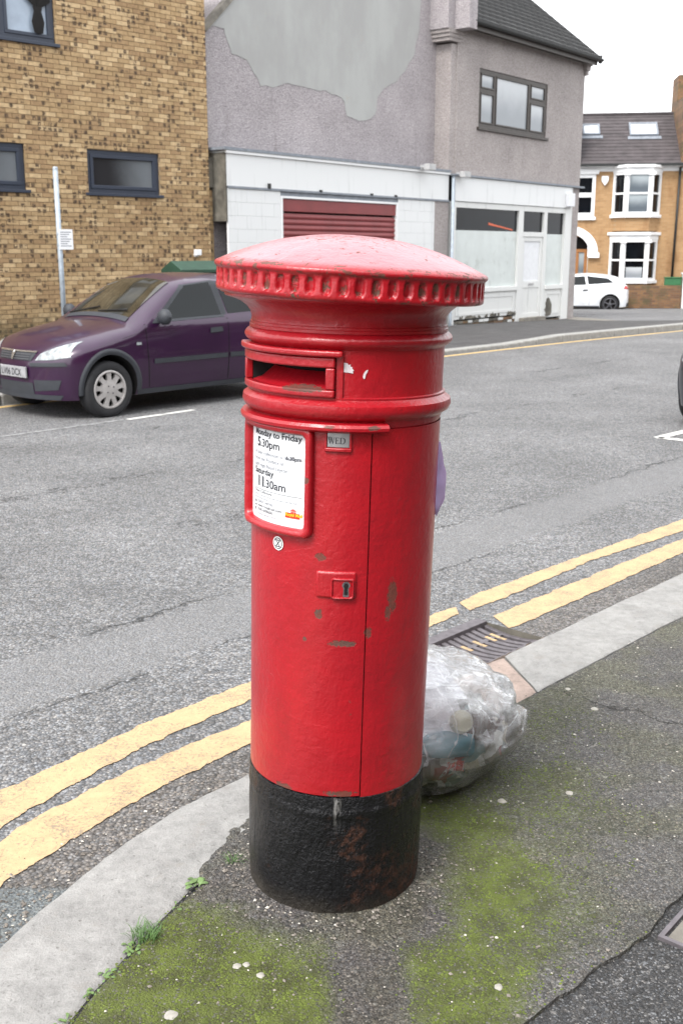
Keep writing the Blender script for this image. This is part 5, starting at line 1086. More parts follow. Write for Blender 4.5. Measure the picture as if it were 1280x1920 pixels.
def make_car(name, label, loc, rotz, paint, L, W, zt, wf, wr, r, hub, style, sides, front=True, rear=True, belt=.93, xr=.5, arch_trim=True, glz=None):
    C = CarShape(L, W, zt, belt=belt, xr=xr); car = empty(name, loc, label, 'car', rotz)
    xs = sorted(set([L * (1 - math.cos(math.pi * i / 22)) / 2 * 1.0 for i in range(23)] + [.0015, .006, .015, .03, .06, .1, .15, L - .0015, L - .006, L - .015, L - .03, L - .06, L - .1] + [L * i / 60 for i in range(1, 60)]))
    nz = 30; m = M(); ring = []
    for x in xs:
        z0 = C.zbot(x); z1 = C.zt(x); half = []
        for j in range(nz + 1): t_ = j / nz; z = z0 + (z1 - z0) * (1 - (1 - t_) ** 1.9); half.append((C.xoff(x, z), C.w(x, z) if j < nz else 0, z))
        ring.append([(a, -b, c) for a, b, c in half] + [(a, b, c) for a, b, c in reversed(half[:-1])])
    K = len(ring[0]); m.add([p for q in ring for p in q], [(i * K + k, (i + 1) * K + k, (i + 1) * K + (k + 1) % K, i * K + (k + 1) % K) for i in range(len(xs) - 1) for k in range(K)] + [tuple(range(K)), tuple(range((len(xs) - 1) * K + K - 1, (len(xs) - 1) * K - 1, -1))])
    body = m.build('body', [paint, 'dark'], car, fix=True)
    cut = M()
    for xw in (wf, wr):
        for sg in (-1, 1): N = 40; cut.add([(xw + (r + .055) * math.cos(2 * math.pi * i / N), sg * y_, r + .01 + (r + .055) * math.sin(2 * math.pi * i / N)) for y_ in (W - .30, W + .2) for i in range(N)], [tuple(range(N)), tuple(range(2 * N - 1, N - 1, -1))] + [((i + 1) % N, i, N + i, N + (i + 1) % N) for i in range(N)])
    co = cut.build('cutter', 'dark', None, fix=True); bo = body.modifiers.new('b', 'BOOLEAN'); bo.object = co; bo.operation = 'DIFFERENCE'; bo.solver = 'EXACT'
    co.matrix_world = car.matrix_basis.copy(); bpy.context.view_layer.update()
    dg = bpy.context.evaluated_depsgraph_get(); me = bpy.data.meshes.new_from_object(body.evaluated_get(dg)); body.modifiers.clear(); old = body.data; body.data = me; bpy.data.meshes.remove(old); bpy.data.objects.remove(co)
    me.materials.clear(); me.materials.append(MT[paint]); me.materials.append(MT['dark'])
    for p in me.polygons:
        c = p.center; inside = any(math.hypot(c.x - xw, c.z - r - .01) < r + .050 for xw in (wf, wr)) and abs(c.y) < W - .012
        nearc = any(abs(math.hypot(c.x - xw, c.z - r - .01) - (r + .055)) < .004 for xw in (wf, wr)) and abs(p.normal.y) < .3
        p.material_index = 1 if (nearc or (inside and abs(abs(c.y) - (W - .30)) < .01)) else 0; p.use_smooth = True
    me.set_sharp_from_angle(angle=R(38))
    for sg in sides:
        S = lambda off: (lambda x, z: C.side(x, z, off, sg))
        fix = dict(smooth=True)
        def pp(nm, mat_, lo, hi, nu, nv, off, par=car): return patch(S(off), lo, hi, nu, nv).build(nm, mat_, par, smooth=True)
        for g in glz['side']: pp('side_window', 'car_glass', g[0], g[1], 16, 8, .004)
        for g in glz.get('seal', []): pp('window_seal', 'trim', g[0], g[1], 16, 2, .0035)
        for g in glz['seams']: pp('door_seam', 'dark', [(g[0][0], g[0][1]), (g[1][0], g[1][1])], [(g[0][0] + .009, g[0][1]), (g[1][0] + .009, g[1][1])], 12, 1, .0025)
        for g in glz['strips']: pp('rub_strip', 'trim', g[0], g[1], 14, 2, .011)
        pp('sill_trim', 'trim', [(wf + r + .06, .20), (wr - r - .06, .20)], [(wf + r + .06, .255), (wr - r - .06, .255)], 10, 2, .006)
        for h in glz['handles']:
            d = patch(S(.012), [(h - .095, .795), (h + .095, .805)], [(h - .085, .85), (h + .085, .858)], 8, 3).build('door_handle', 'trim', car, smooth=True)
        if arch_trim:
            for xw in (wf, wr):
                mm = M(); N = 28
                def ar(u, v):
                    a = R(-8 + 196 * u); rr = r + .052 + .062 * v; x = xw + rr * math.cos(a); z = r + .01 + rr * math.sin(a); z = max(z, .19); return C.side(x, z, .004 + .014 * math.sin(math.pi * min(1, max(.0, v))) + (.004 if v < .01 else 0), sg)
                mm.grid(ar, N, 4); mm.build('arch_trim', 'trim', car, smooth=True)
        for xw in (wf, wr): make_wheel(car, xw, sg * (W - .105), sg, r, hub, style)
        if glz.get('mirror'):
            mx_ = glz['mirror']; mm = M(); mir = child('door_mirror', car); prof_ = [(0, .001), (.02, .06), (.07, .085), (.13, .08), (.17, .045), (.185, .001)]; N = 14
            y0 = C.w(mx_, .97) - .02
            mm.add([(mx_ + .06 - .09 * math.cos(0) + q[1] * .8 * math.cos(2 * math.pi * i / N), sg * (y0 + .05 + q[0]), 1.0 + q[1] * math.sin(2 * math.pi * i / N)) for q in prof_ for i in range(N)], [(j * N + i, j * N + (i + 1) % N, (j + 1) * N + (i + 1) % N, (j + 1) * N + i) for j in range(len(prof_) - 1) for i in range(N)]); mm.build('mirror_shell', 'trim', mir, smooth=True, fix=True)
            mm = M(); mm.tube([(mx_ - .02, sg * (y0 - .02), .945), (mx_ - .01, sg * (y0 + .10), .975)], .026, 8); mm.build('mirror_arm', 'trim', mir, smooth=True)
            mm = patch(S(.006), [(mx_ - .13, .935), (mx_ + .08, .93)], [(mx_ - .12, .945), (mx_ + .085, 1.06)], 6, 4); mm.build('mirror_corner', 'trim', car, smooth=True)
        if glz.get('repeater'): x_, z_ = glz['repeater']; patch(S(.012), [(x_ - .035, z_ - .012), (x_ + .035, z_ - .012)], [(x_ - .03, z_ + .016), (x_ + .03, z_ + .016)], 6, 3).build('side_repeater', 'lamp', car, smooth=True)
        if front:
            q = glz['head']; F = lambda off: (lambda y, z: C.front(sg * y, z, off)); patch(F(.006), q[0], q[1], 16, 8).build('headlight', 'lamp', car, smooth=True)
            patch(F(.012), [(.30, .535), (.72, .552)], [(.30, .572), (.70, .590)], 14, 2).build('bumper_strip', 'trim', car, smooth=True)
            patch(F(.006), [(.34, .285), (.62, .31)], [(.34, .40), (.66, .41)], 10, 3).build('fog_recess', 'trim', car, smooth=True)
        if rear:
            Rr = lambda off: (lambda y, z: C.rear(sg * y, z, off)); q = glz['tail']; patch(Rr(.008), q[0], q[1], 10, 6).build('tail_light', 'tail', car, smooth=True)
    if front:
        F = lambda off: (lambda y, z: C.front(y, z, off))
        patch(F(.004), [(-.30, .59), (.30, .59)], [(-.34, .675), (.34, .675)], 20, 4).build('grille', 'trim', car, smooth=True)
        for k in range(3): patch(F(.014), [(-.27, .602 + .024 * k), (.27, .602 + .024 * k)], [(-.275, .610 + .024 * k), (.275, .610 + .024 * k)], 16, 1).build('grille_bar', 'alloy_dark', car, smooth=True)
        patch(F(.016), [(-.34, .674), (.34, .674)], [(-.345, .69), (.345, .69)], 20, 2).build('grille_trim', 'chrome', car, smooth=True)
        mm = patch(F(.020), [(-.035, .685), (-.012, .595)], [(.035, .685), (.012, .595)], 4, 4); mm.build('badge', 'chrome', car)
        patch(F(.004), [(-.32, .25), (.32, .25)], [(-.32, .37), (.32, .37)], 20, 3).build('lower_intake', 'trim', car, smooth=True)
        patch(F(.010), [(-.62, .205), (.62, .205)], [(-.66, .255), (.66, .255)], 24, 2).build('front_lip', 'trim', car, smooth=True)
        pl_ = child('number_plate', car); px_ = C.front(0, .45)[0] - .02
        mm = M(); mm.box(px_, px_ + .02, -.26, .26, .415, .526); mm.build('plate_board', 'plate_dirty', pl_, bevel=.004)
        v, f = textmesh(glz.get('reg', 'LV06 DCX'), .098, .84, 'CENTER', .0008); mm = M(); mm.add([(px_ - .002, .012 - a, .435 + b) for a, b in v], f); stuff(mm.build('plate_letters', 'ink', pl_)); mm = M(); mm.quad((px_ - .0018, .258, .417), (px_ - .0018, .222, .417), (px_ - .0018, .222, .524), (px_ - .0018, .258, .524)); mm.build('plate_band', 'car_dark', pl_)
        g = glz['screen']; patch(lambda x, y: C.top(x, y, .006), [(g[0], y * g[2]) for y in (-1, -.5, 0, .5, 1)], [(g[1], y * g[3]) for y in (-1, -.5, 0, .5, 1)], 20, 12).build('windscreen', 'screen_glass', car, smooth=True)
        patch(lambda x, y: C.top(x, y, .009), [(g[0] - .03, y * (g[2] + .02)) for y in (-1, -.5, 0, .5, 1)], [(g[0] + .035, y * g[2]) for y in (-1, -.5, 0, .5, 1)], 20, 3).build('scuttle', 'trim', car, smooth=True)
        for a, b in ((.55, .05), (0.0, -.45)): mm = M(); p, q = C.top(g[0] + .04, a, .02), C.top(g[0] + .10, b, .022); mm.tube([p, q], .008, 6); mm.build('wiper', 'dark', car)
    if rear:
        g = glz['rear_screen']; patch(lambda y, z: C.rear(y, z, .004), [(-g[2], g[0]), (0, g[0]), (g[2], g[0])], [(-g[3], g[1]), (0, g[1]), (g[3], g[1])], 16, 8).build('rear_window', 'car_glass', car, smooth=True)
        patch(lambda y, z: C.rear(y, z, .006), [(-.6, .24), (0, .24), (.6, .24)], [(-.6, .36), (0, .36), (.6, .36)], 16, 3).build('bumper_insert', 'trim', car, smooth=True)
    return car, C
CORSA = [(-.05, .60), (0, .67), (.06, .715), (.16, .755), (.4, .835), (.75, .905), (1.0, .945), (1.17, .97), (1.50, 1.185), (1.82, 1.375), (2.0, 1.425), (2.35, 1.44), (2.8, 1.425), (3.2, 1.385), (3.42, 1.33), (3.62, 1.07), (3.76, .84), (3.82, .70), (3.9, .6)]
G1 = dict(side=[([(1.50, .965), (2.36, .985)], [(1.93, 1.305), (2.30, 1.345)]), ([(2.46, .99), (3.12, 1.02)], [(2.40, 1.348), (2.98, 1.30)])],
          seal=[([(1.40, .940), (2.40, .962)], [(1.44, .965), (2.40, .985)]), ([(1.40, .945), (1.90, 1.325)], [(1.50, .965), (1.935, 1.305)]), ([(1.90, 1.318), (2.36, 1.362)], [(1.90, 1.305), (2.36, 1.345)]), ([(2.305, .985), (2.292, 1.35)], [(2.44, .985), (2.395, 1.35)])],
          seams=[((1.30, .27), (1.27, .93)), ((2.40, .27), (2.42, .95)), ((1.27, .27), (2.42, .27)), ((.98, .80), (1.27, .86))], strips=[([(1.36, .515), (2.39, .515)], [(1.36, .565), (2.39, .565)]), ([(2.425, .515), (2.95, .515)], [(2.425, .565), (2.95, .565)])], handles=[2.24], mirror=1.50, repeater=(1.17, .735),
          head=([(.36, .598), (.58, .612), (.735, .640)], [(.40, .668), (.54, .735), (.685, .790)]), screen=(1.215, 1.84, .56, .50), rear_screen=(1.05, 1.3, .55, .45), tail=([(.60, .75), (.74, .75)], [(.55, 1.05), (.66, 1.05)]))
make_car('parked_car', 'aubergine purple hatchback parked by the brick building', (-2.432 - .6820 * .745 + .7314 * -.79, 10.968 - .7314 * .745 - .6820 * -.79, -.06), R(47), 'car_purple', 3.82, .823, CORSA, .80, 3.29, .292, .392, 'cap', (-1, 1), glz=G1)
G3 = dict(side=[([(1.35, .98), (2.42, 1.02)], [(1.85, 1.30), (2.36, 1.34)]), ([(2.5, 1.03), (3.42, 1.10)], [(2.44, 1.345), (3.2, 1.26)])], seams=[((1.3, .27), (1.27, .93)), ((2.55, .27), (2.58, .97))], strips=[], handles=[2.4], head=G1['head'], screen=(1.13, 1.8, .64, .5), rear_screen=(1.09, 1.31, .52, .42), tail=([(.50, .86), (.77, .87)], [(.50, .97), (.73, .99)]))
IBIZA = [(-.05, .6), (0, .66), (.06, .71), (.3, .80), (.75, .92), (1.08, 1.0), (1.5, 1.21), (1.85, 1.37), (2.2, 1.43), (2.6, 1.44), (3.0, 1.415), (3.4, 1.36), (3.62, 1.30), (3.82, 1.10), (3.98, .98), (4.05, .80), (4.1, .6)]
q = th(-.02 - .0, 1.85, 0)
make_car('parked_car', 'white hatchback parked in front of the terraced house', (q[0] - 3.33 * .9903 + .1392 * 0, q[1] + 3.33 * .1392, -.635), R(-8), 'car_white', 4.05, .84, IBIZA, .84, 3.31, .315, .46, 'alloy', (-1,), front=False, belt=.98, xr=.62, arch_trim=False, glz=G3)
make_car('parked_car', 'dark car nose just entering the picture at the right edge', (3.215 + .7314 * .50, 10.0 - .6820 * .50, -.06), R(47), 'car_dark', 3.95, .83, CORSA[:-4] + [(3.7, 1.07), (3.86, .84), (3.95, .7), (4.0, .6)], .82, 3.35, .295, .40, 'cap', (-1, 1), rear=True, glz=dict(G1, reg='LK11 EUT'))
# ------------------------------------------------------------------ street furniture on the far pavement
cb = empty('utility_cabinet', (-1.93, 15.9, .03), 'dark green utility cabinet with a ridged lid behind the purple car', 'cabinet', R(44))
m = M(); m.box(-.62, .62, -.2, .2, 0, 1.28); m.build('cabinet_body', 'green_box', cb, bevel=.01)
m = M(); m.add([(-.66, -.24, 1.285), (.66, -.24, 1.285), (.66, .24, 1.285), (-.66, .24, 1.285), (-.66, -.24, 1.33), (.66, -.24, 1.33), (.66, .24, 1.33), (-.66, .24, 1.33), (-.66, 0, 1.45), (.66, 0, 1.45)], [(0, 3, 2, 1), (0, 1, 5, 4), (2, 3, 7, 6), (4, 5, 9, 8), (6, 7, 8, 9), (0, 4, 8, 7, 3), (1, 2, 6, 9, 5)]); m.build('cabinet_lid', 'green_lid', cb, bevel=.006)
for x in (-.61, .005): m = M(); m.box(x, x + .6, -.212, -.201, .06, 1.24); d = m.build('cabinet_door', 'green_box', cb, bevel=.004); m = M(); m.box(x + .5, x + .54, -.224, -.2125, .6, .72); m.build('handle', 'iron', d)
ps = empty('parking_sign_post', (-4.17, 16.3, .06), 'thin grey galvanised post with a small white parking plate in front of the brick wall', 'sign post', R(30))
m = M(); m.tube([(0, 0, -.05), (0, 0, 1.2), (0, 0, 2.72)], .038, 14); m.build('post', 'galv', ps, smooth=True); m = M(); m.tube([(0, 0, 2.721), (0, 0, 2.75)], [.042, .030], 14); m.build('post_cap', 'galv', ps)
sp_ = child('sign_plate', ps); m = M(); m.box(-.025, .185, -.062, -.056, 1.575, 1.865); m.build('sheet', 'plate_white', sp_, bevel=.002)
m = M()
for k in range(7): m.box(.0, .16 - .03 * (k % 3), -.0635, -.0625, 1.82 - k * .033, 1.832 - k * .033)
stuff(m.build('print_lines', 'ink_grey', sp_)); 
for z in (1.64, 1.80): m = M(); m.tube([(-.0, 0, z - .012), (0, 0, z + .012)], .043, 14); m.build('clip', 'galv', ps)
# ------------------------------------------------------------------ clear rubbish bag and its contents
t = NT('clear_polythene'); v = t.obj(); nt = t.t
n = t.noise(v, 6., 6., .65, .6); mus = t.noise(t.scl(v, (1., 1., 2.2)), 11., 5., .7, 1.6)
x, y, z = t.xyz(v)
st = t.noise(t.scl(v, (1., 1., .45)), 9., 6., .7, 1.1)
milk = t.n('MapRange', None, i0=t.ma('ADD', t.ma('MULTIPLY', n, .5), t.ma('MULTIPLY', t.step(st, .42, .66), .5)), i1=.2, i2=.8, i3=.06, i4=.72).outputs[0]
up = t.step(t.ma('ADD', z, t.ma('MULTIPLY', t.ma('SUBTRACT', n, .5), .16)), .17, .34)
fold = t.ma('SUBTRACT', 1., t.step(t.ma('ABSOLUTE', t.ma('SUBTRACT', t.noise(v, 5.5, 3., .5, 1.2), .5)), .004, .022))
milk = t.ma('MINIMUM', .85, t.ma('ADD', t.ma('ADD', t.ma('MULTIPLY', milk, .30), t.ma('MULTIPLY', up, .30)), t.ma('MULTIPLY', fold, .28)))
bmp = t.bump(t.ma('ADD', mus, t.ma('MULTIPLY', t.noise(v, 28., 4., .7, 1.2), .35)), .5, .03)
dif = t.n('BsdfDiffuse', None, Color=(.80, .81, .83), Normal=bmp); trl = t.n('BsdfTranslucent', None, Color=(.65, .67, .69), Normal=bmp); mxd = t.n('MixShader', None, i0=.35, i1=dif.outputs[0], i2=trl.outputs[0])
trn = t.n('BsdfTransparent', None, Color=(.93, .94, .94)); m1 = t.n('MixShader', None, i0=milk, i1=trn.outputs[0], i2=mxd.outputs[0])
gl = t.n('BsdfGlossy', None, Color=(1., 1., 1.), Roughness=.07, Normal=bmp); fr = t.n('Fresnel', None, IOR=1.42, Normal=bmp); m2 = t.n('MixShader', None, i0=t.ma('MULTIPLY', fr.outputs[0], 1.7), i1=m1.outputs[0], i2=gl.outputs[0])
nt.links.new(m2.outputs[0], nt.nodes['Material Output'].inputs[0]); MT['poly'] = t.m
BG = Vector((.215, 3.17, .0))
def bagpt(u, v, k=1.):
    a = 2 * math.pi * u; th_ = v * math.pi; s_ = math.sin(th_); d = Vector((math.cos(a) * s_, math.sin(a) * s_, -math.cos(th_)))
    r = Vector((d.x * .355, d.y * .34, d.z * .205)) * k
    r.x += .03 * d.z * d.z * (1 if d.z > 0 else 0) * -1
    z = .185 + r.z
    if d.z < -.2: z = max(.006, .185 + r.z * 1.12)
    f = noise.noise(d * 1.5 + Vector((2, 0, 0))) * .028 + noise.noise(d * 3.0 + Vector((5, 0, 0))) * .024 + (.5 - abs(noise.noise(d * 5.5 + Vector((1, 7, 0))))) * .016 - .006 + noise.noise(d * 9 + Vector((5, 0, 3))) * .003
    rid = abs(noise.noise(Vector((d.x * 2.3 + 4, d.y * 2.3, d.z * 2.0)))); f += .006 * max(0, 1 - rid * 7)
    r2_ = abs(noise.noise(Vector((d.x * 3.3 + 9, d.y * 3.3 + 2, d.z * 2.6 + a * .0)))); f -= .005 * max(0, 1 - r2_ * 7)
    p = Vector((r.x, r.y, 0)) * (1 + f * 3) + Vector((0, 0, z)); p.z = p.z + f * (.8 if d.z > -.3 else 0)
    if p.z < .02: p.z = .006 + .4 * max(0, p.z - .006)
    return p * 1.0
m = M(); m.grid(lambda u, v: tuple(bagpt(u, v)), 96, 56, wrap=True)
bag = empty('rubbish_bag', tuple(BG), 'clear plastic rubbish bag full of recycling slumped against the back of the post box', 'rubbish bag')
m.build('bag_skin', 'poly', bag, smooth=True, fix=True)
m = M()      # gathered neck behind the pillar, folded over
def neck(u, v): a = 2 * math.pi * u; r = (.085 - .055 * math.sin(math.pi * min(1, v * 1.6)) + .05 * max(0, v - .5)) * (1 + .35 * math.sin(a * 7) * v); return (-.12 + r * math.cos(a) - .10 * v, -.05 + r * math.sin(a), .345 + .13 * v)
m.grid(neck, 60, 14, wrap=True); m.build('bag_neck', 'poly', bag, smooth=True)
def bagtext(body, a0, z0, size):
    v, f = textmesh(body, size, 1., bold=.001); m = M(); q = []
    for x, y in v:
        az_ = a0 + x / .34; best = None
        for k in range(41):
            p = bagpt((az_ / (2 * math.pi)) % 1, .1 + .6 * k / 40)
            if best is None or abs(p.z - (z0 + y)) < abs(best.z - (z0 + y)): best = p
        e = Vector((best.x, best.y, 0)).normalized() * .004; q.append((best.x + e.x, best.y + e.y, z0 + y))
    m.add(q, f); o = m.build('bag_print', 'ink', bag); return o
bagtext('keep', R(-101), .145, .040); bagtext('clean:', R(-103), .105, .040)
MT['l_white'] = plain('waste_paper', (.82, .81, .86), .7, var=.06); MT['l_cream'] = plain('cream_lid', (.58, .54, .42), .5); MT['l_brown'] = plain('maroon_carton', (.060, .016, .013), .45, var=.5, scale=60.); MT['l_blue'] = plain('pale_blue_bottle', (.10, .25, .32), .25, var=.3)
MT['l_red'] = plain('red_packet', (.50, .03, .03), .4); MT['l_grey'] = plain('grey_pulp', (.085, .082, .075), .6, var=.7, scale=14., dirt=((.25, .24, .2), 12., .55)); MT['l_green'] = plain('mint_plastic', (.22, .42, .32), .4); MT['l_kraft'] = plain('orange_packet', (.42, .15, .06), .5)
def waste(name, label, mat_, off, rot, fn, bev=0, smooth_=True): m = M(); fn(m); o = m.build(name, mat_, None, smooth=45 if smooth_ else False, bevel=bev, fix=True); o.location = BG + Vector(off); o.rotation_euler = rot; return tag(o, label, 'waste')
def crumple(w, h, amp, sd, th_=.002):
    def fn(m):
        g = lambda u, v: ((u - .5) * w, (v - .5) * h, amp * noise.noise((u * 3 + sd, v * 3, sd)) + amp * .4 * noise.noise((u * 9, v * 9 + sd, 1)))
        m.grid(g, 22, 18); n_ = len(m.v); m.add([(a, b, c - th_) for a, b, c in m.v[:n_]], [tuple(reversed(f)) for f in m.f[:]])
    return fn
def lump(r, sq, amp, sd): 
    def fn(m):
        def g(u, v): d = Vector((math.cos(6.2832 * u) * math.sin(math.pi * v), math.sin(6.2832 * u) * math.sin(math.pi * v), -math.cos(math.pi * v))); k = r * (1 + amp * noise.noise(d * 2.2 + Vector((sd, 0, 0))) + amp * .5 * noise.noise(d * 6)); return (d.x * k, d.y * k, d.z * k * sq)
        m.grid(g, 36, 20, wrap=True)
    return fn
t = NT('mixed_packaging'); v = t.obj(); vd = t.n('VectorMath', dict(operation='ADD'), i0=v, i1=t.scl(t.n('TexNoise', None, Vector=v, Scale=9., Detail=3.).outputs['Color'], (.07, .07, .07))).outputs[0]
vo = t.n('TexVoronoi', dict(distance='CHEBYCHEV'), Vector=vd, Scale=17.); k = t.n('SeparateColor', None, i0=vo.outputs['Color']).outputs[0]
nd = t.n('ValToRGB', None, i0=k); nd.color_ramp.interpolation = 'CONSTANT'; e = nd.color_ramp.elements
for i_, c_ in enumerate(((.42, .41, .39), (.10, .09, .08), (.66, .65, .63), (.16, .13, .10), (.10, .16, .16), (.40, .36, .28), (.22, .05, .045), (.11, .11, .12), (.33, .35, .35), (.05, .04, .035))):
    el = e[i_] if i_ < 2 else e.new(i_ * .1); el.position = i_ * .1; el.color = c_ + (1,)
MT['l_grey'] = t.out(Base_Color=nd.outputs[0], Roughness=.5, Normal=t.bump(vo.outputs['Distance'], .8, .02))
waste('waste_pulp', 'dark heap of mixed waste filling the bottom of the clear bag', 'l_grey', (.02, .0, .115), (0, 0, 0), lump(.285, .40, .2, 3))
waste('paper_sheet', 'crumpled white paper sheet at the upper left inside the clear bag', 'l_white', (.045, -.20, .235), (R(56), R(-20), R(-4)), crumple(.21, .21, .02, 2.))
waste('paper_sheet', 'second crumpled white paper lying on top inside the clear bag', 'l_white', (.0, -.05, .315), (R(14), R(6), R(20)), crumple(.30, .22, .02, 5.))
def bottle(m): m.lathe([(.001, 0), (.036, 0), (.040, .008), (.040, .10), (.036, .13), (.016, .165), (.016, .19), (.001, .19)], 24)
waste('plastic_bottle', 'pale blue plastic bottle under the white paper in the clear bag', 'l_blue', (.17, -.225, .185), (R(86), R(8), R(-74)), bottle)
waste('cup_lid', 'cream round lid in the middle of the clear bag', 'l_cream', (.135, -.235, .255), (R(58), R(4), R(10)), lambda m: m.lathe([(.001, 0), (.030, 0), (.034, .006), (.034, .03), (.030, .037), (.001, .039)], 28))
def carton(m): m.box(-.055, .055, -.018, .018, -.036, .036)
ct = waste('drinks_carton', 'dark maroon carton with a white triangle mark right of the cream lid', 'l_brown', (.195, -.195, .225), (R(-34), R(28), R(24)), carton, .004)
m = M(); m.prism_y([(.005, -.028), (.036, -.028), (.021, -.006)], -.0195, -.0185); m.build('triangle_mark', 'l_white', ct)
waste('red_packet', 'red packet low in the clear bag below the carton', 'l_red', (.125, -.262, .130), (R(70), R(8), R(4)), crumple(.05, .03, .008, 8.))
waste('orange_packet', 'orange packet low at the right side of the clear bag', 'l_kraft', (.175, -.185, .085), (R(75), 0, R(34)), crumple(.07, .025, .008, 11.))
waste('maroon_strip', 'maroon card strip across the right side of the clear bag', 'l_brown', (.255, -.135, .19), (R(80), R(-14), R(56)), crumple(.13, .02, .008, 14.))
t = NT('lilac_film'); n = t.noise(t.obj(), 16., 5., .6); cl = t.mix(n, (.46, .36, .66), (.66, .56, .80))
d1 = t.n('BsdfDiffuse', None, Color=cl); d2 = t.n('BsdfTranslucent', None, Color=cl); d3 = t.n('MixShader', None, i0=.5, i1=d1.outputs[0], i2=d2.outputs[0]); d4 = t.n('BsdfGlossy', None, Color=(1., 1., 1.), Roughness=.25); d5 = t.n('MixShader', None, i0=.05, i1=d3.outputs[0], i2=d4.outputs[0])
t.t.links.new(d5.outputs[0], t.t.nodes['Material Output'].inputs[0]); MT['lilac'] = t.m
# lilac carrier bag hanging on the back of the pillar box
m = M()
def lil(u, v):
    a = R(84 + 70 * u); w_ = math.sin(math.pi * min(1, max(0, v))) ** .6; r = .230 + .017 * w_ * (1 - u * .4) * (.75 + .35 * math.sin(u * 13 + v * 4)) + .006 * noise.noise((u * 6, v * 6, 2)); z = .985 + .185 * v - .03 * u
    zz = z; return (-.022 + .027 * zz + r * math.sin(a), 2.565 - r * math.cos(a), zz)
m.grid(lil, 28, 20)
tag(m.build('carrier_bag', 'lilac', None, smooth=True), 'lilac plastic bag caught on the back of the pillar box', 'bag')
# ------------------------------------------------------------------ weeds along the kerb joint, loose grit, gum
rw = random.Random(21)
def tuft(x, y, n, h, label, leafy, spread=.03):
    m = M()
    for k in range(n):
        a = rw.uniform(0, 6.28); l = h * rw.uniform(.6, 1.15); l *= .82; b = Vector((x + rw.uniform(-spread, spread) * .7, y + rw.uniform(-spread, spread) * .7, -.004)); d = Vector((math.cos(a), math.sin(a), 0)); sdv = Vector((-d.y, d.x, 0))
        if leafy:
            lw = l * .42; pts = [(0, .1, .0), (.35, .6, .35), (.7, 1., .42), (.9, .7, .36), (1.05, .05, .28)]
        else: lw = .0022; pts = [(0, 1, 0), (.25, .9, .5), (.6, .6, .85), (1., .05, .85)]
        vs = []
        for t_, w_, zz in pts: p = b + d * l * t_ * .8 + Vector((0, 0, l * zz * .75)); vs += [p - sdv * lw * w_ * .5, p + sdv * lw * w_ * .5]
        m.add(vs, [(2 * i, 2 * i + 1, 2 * i + 3, 2 * i + 2) for i in range(len(pts) - 1)])
    o = m.build('weed_tuft', 'weed' if leafy else 'grass', None); stuff(o) if False else None
    return tag(o, label, 'weed', 'weeds in the kerb joint')
tuft(-.475, 2.275, 110, .052, 'thickest bright green grass tuft in the kerb joint', False, .045); tuft(-.50, 2.235, 14, .026, 'small leafy weed at the foot of the thickest grass tuft', True, .03)
tuft(-.375, 2.50, 12, .042, 'pale leafy weed in the kerb joint just left of the black base', True, .022); tuft(-.29, 2.59, 34, .048, 'thin grass blades touching the left side of the black base', False, .022)
tuft(-.42, 2.40, 7, .022, 'tiny weed between the pale leafy weed and the thick grass tuft', True, .02); tuft(-.535, 2.13, 9, .028, 'round leaved weed in the kerb joint near the chipped kerb edge', True, .022); tuft(-.563, 2.07, 10, .022, 'small round leaved weed lower down the kerb joint', True, .025); tuft(-.60, 1.985, 8, .022, 'lowest small weed in the kerb joint at the bottom of the picture', True, .022)
# loose grit: joined into two stuff objects
def inside(p, poly):
    c = False
    for i in range(len(poly)):
        a, b = poly[i], poly[i - 1]
        if (a[1] > p[1]) != (b[1] > p[1]) and p[0] < (b[0] - a[0]) * (p[1] - a[1]) / (b[1] - a[1]) + a[0]: c = not c
    return c
PAVE = [p[:2] for p in KB] + list(reversed(CR)); LANE = [p[:2] for p in LIB] + list(reversed([p[:2] for p in KR[2:]]))
OCT = [(1, 0, 0), (0, 1, 0), (-1, 0, 0), (0, -1, 0), (0, 0, 1), (0, 0, -.5)]; OF = [(0, 1, 4), (1, 2, 4), (2, 3, 4), (3, 0, 4), (1, 0, 5), (2, 1, 5), (3, 2, 5), (0, 3, 5)]
def grit(name, n, mat_, lo, hi, region):
    m = M(); k = 0
    while k < n:
        x, y = rw.uniform(-1.3, 1.7), rw.uniform(1.75, 5.0); z = None
        if region == 'pave' and inside((x, y), PAVE) and math.hypot(x + .022, y - 2.565) > .235: z = .001
        elif region == 'ring': a, r_ = rw.uniform(0, 6.28), .232 + abs(rw.gauss(0, .05)); x, y, z = -.022 + r_ * math.sin(a), 2.565 - r_ * math.cos(a), .016 * max(0, 1 - (r_ - .22) / .15) + .001
        elif region == 'lane':
            f_ = rw.uniform(2.2, 6.5); a = along(KR, f_); b = rw.random() ** 1.7 * .30; x, y = a[0] - b * .8, a[1] + b * .6 if f_ < 5 else a[1] + b * .5; z = -.058
            if .3 < x: continue
        if z is None: continue
        s_ = rw.uniform(lo, hi) * (1.6 if rw.random() < .06 else 1); a = rw.uniform(0, 6.28); c_, q_ = math.cos(a) * s_, math.sin(a) * s_; e = rw.uniform(.6, 1); zz = rw.uniform(.4, .75)
        m.add([(x + px * c_ - py * q_ * e, y + px * q_ + py * c_ * e, z + pz * s_ * zz) for px, py, pz in OCT], OF); k += 1
    return stuff(m.build(name, mat_, None))
def mossmask(x, y):
    nz = noise.fractal(Vector((x * 6, y * 6, 0)), 1., 2., 4) * .45
    bl = lambda q, k: max(0, min(1, (1.15 - (math.hypot((x - q[0]) / q[2], (y - q[1]) / q[3]) + nz * k)) / .8)) * q[4]
    return max(bl(q, 1) for q in MOSS) * (1 - max(bl(q, .6) for q in BARE))
MT['moss'] = plain('moss_cushion', (.102, .132, .02), .9, var=.5, scale=25., world=True, bump=.6, bscale=400.)
m = M(); k = 0
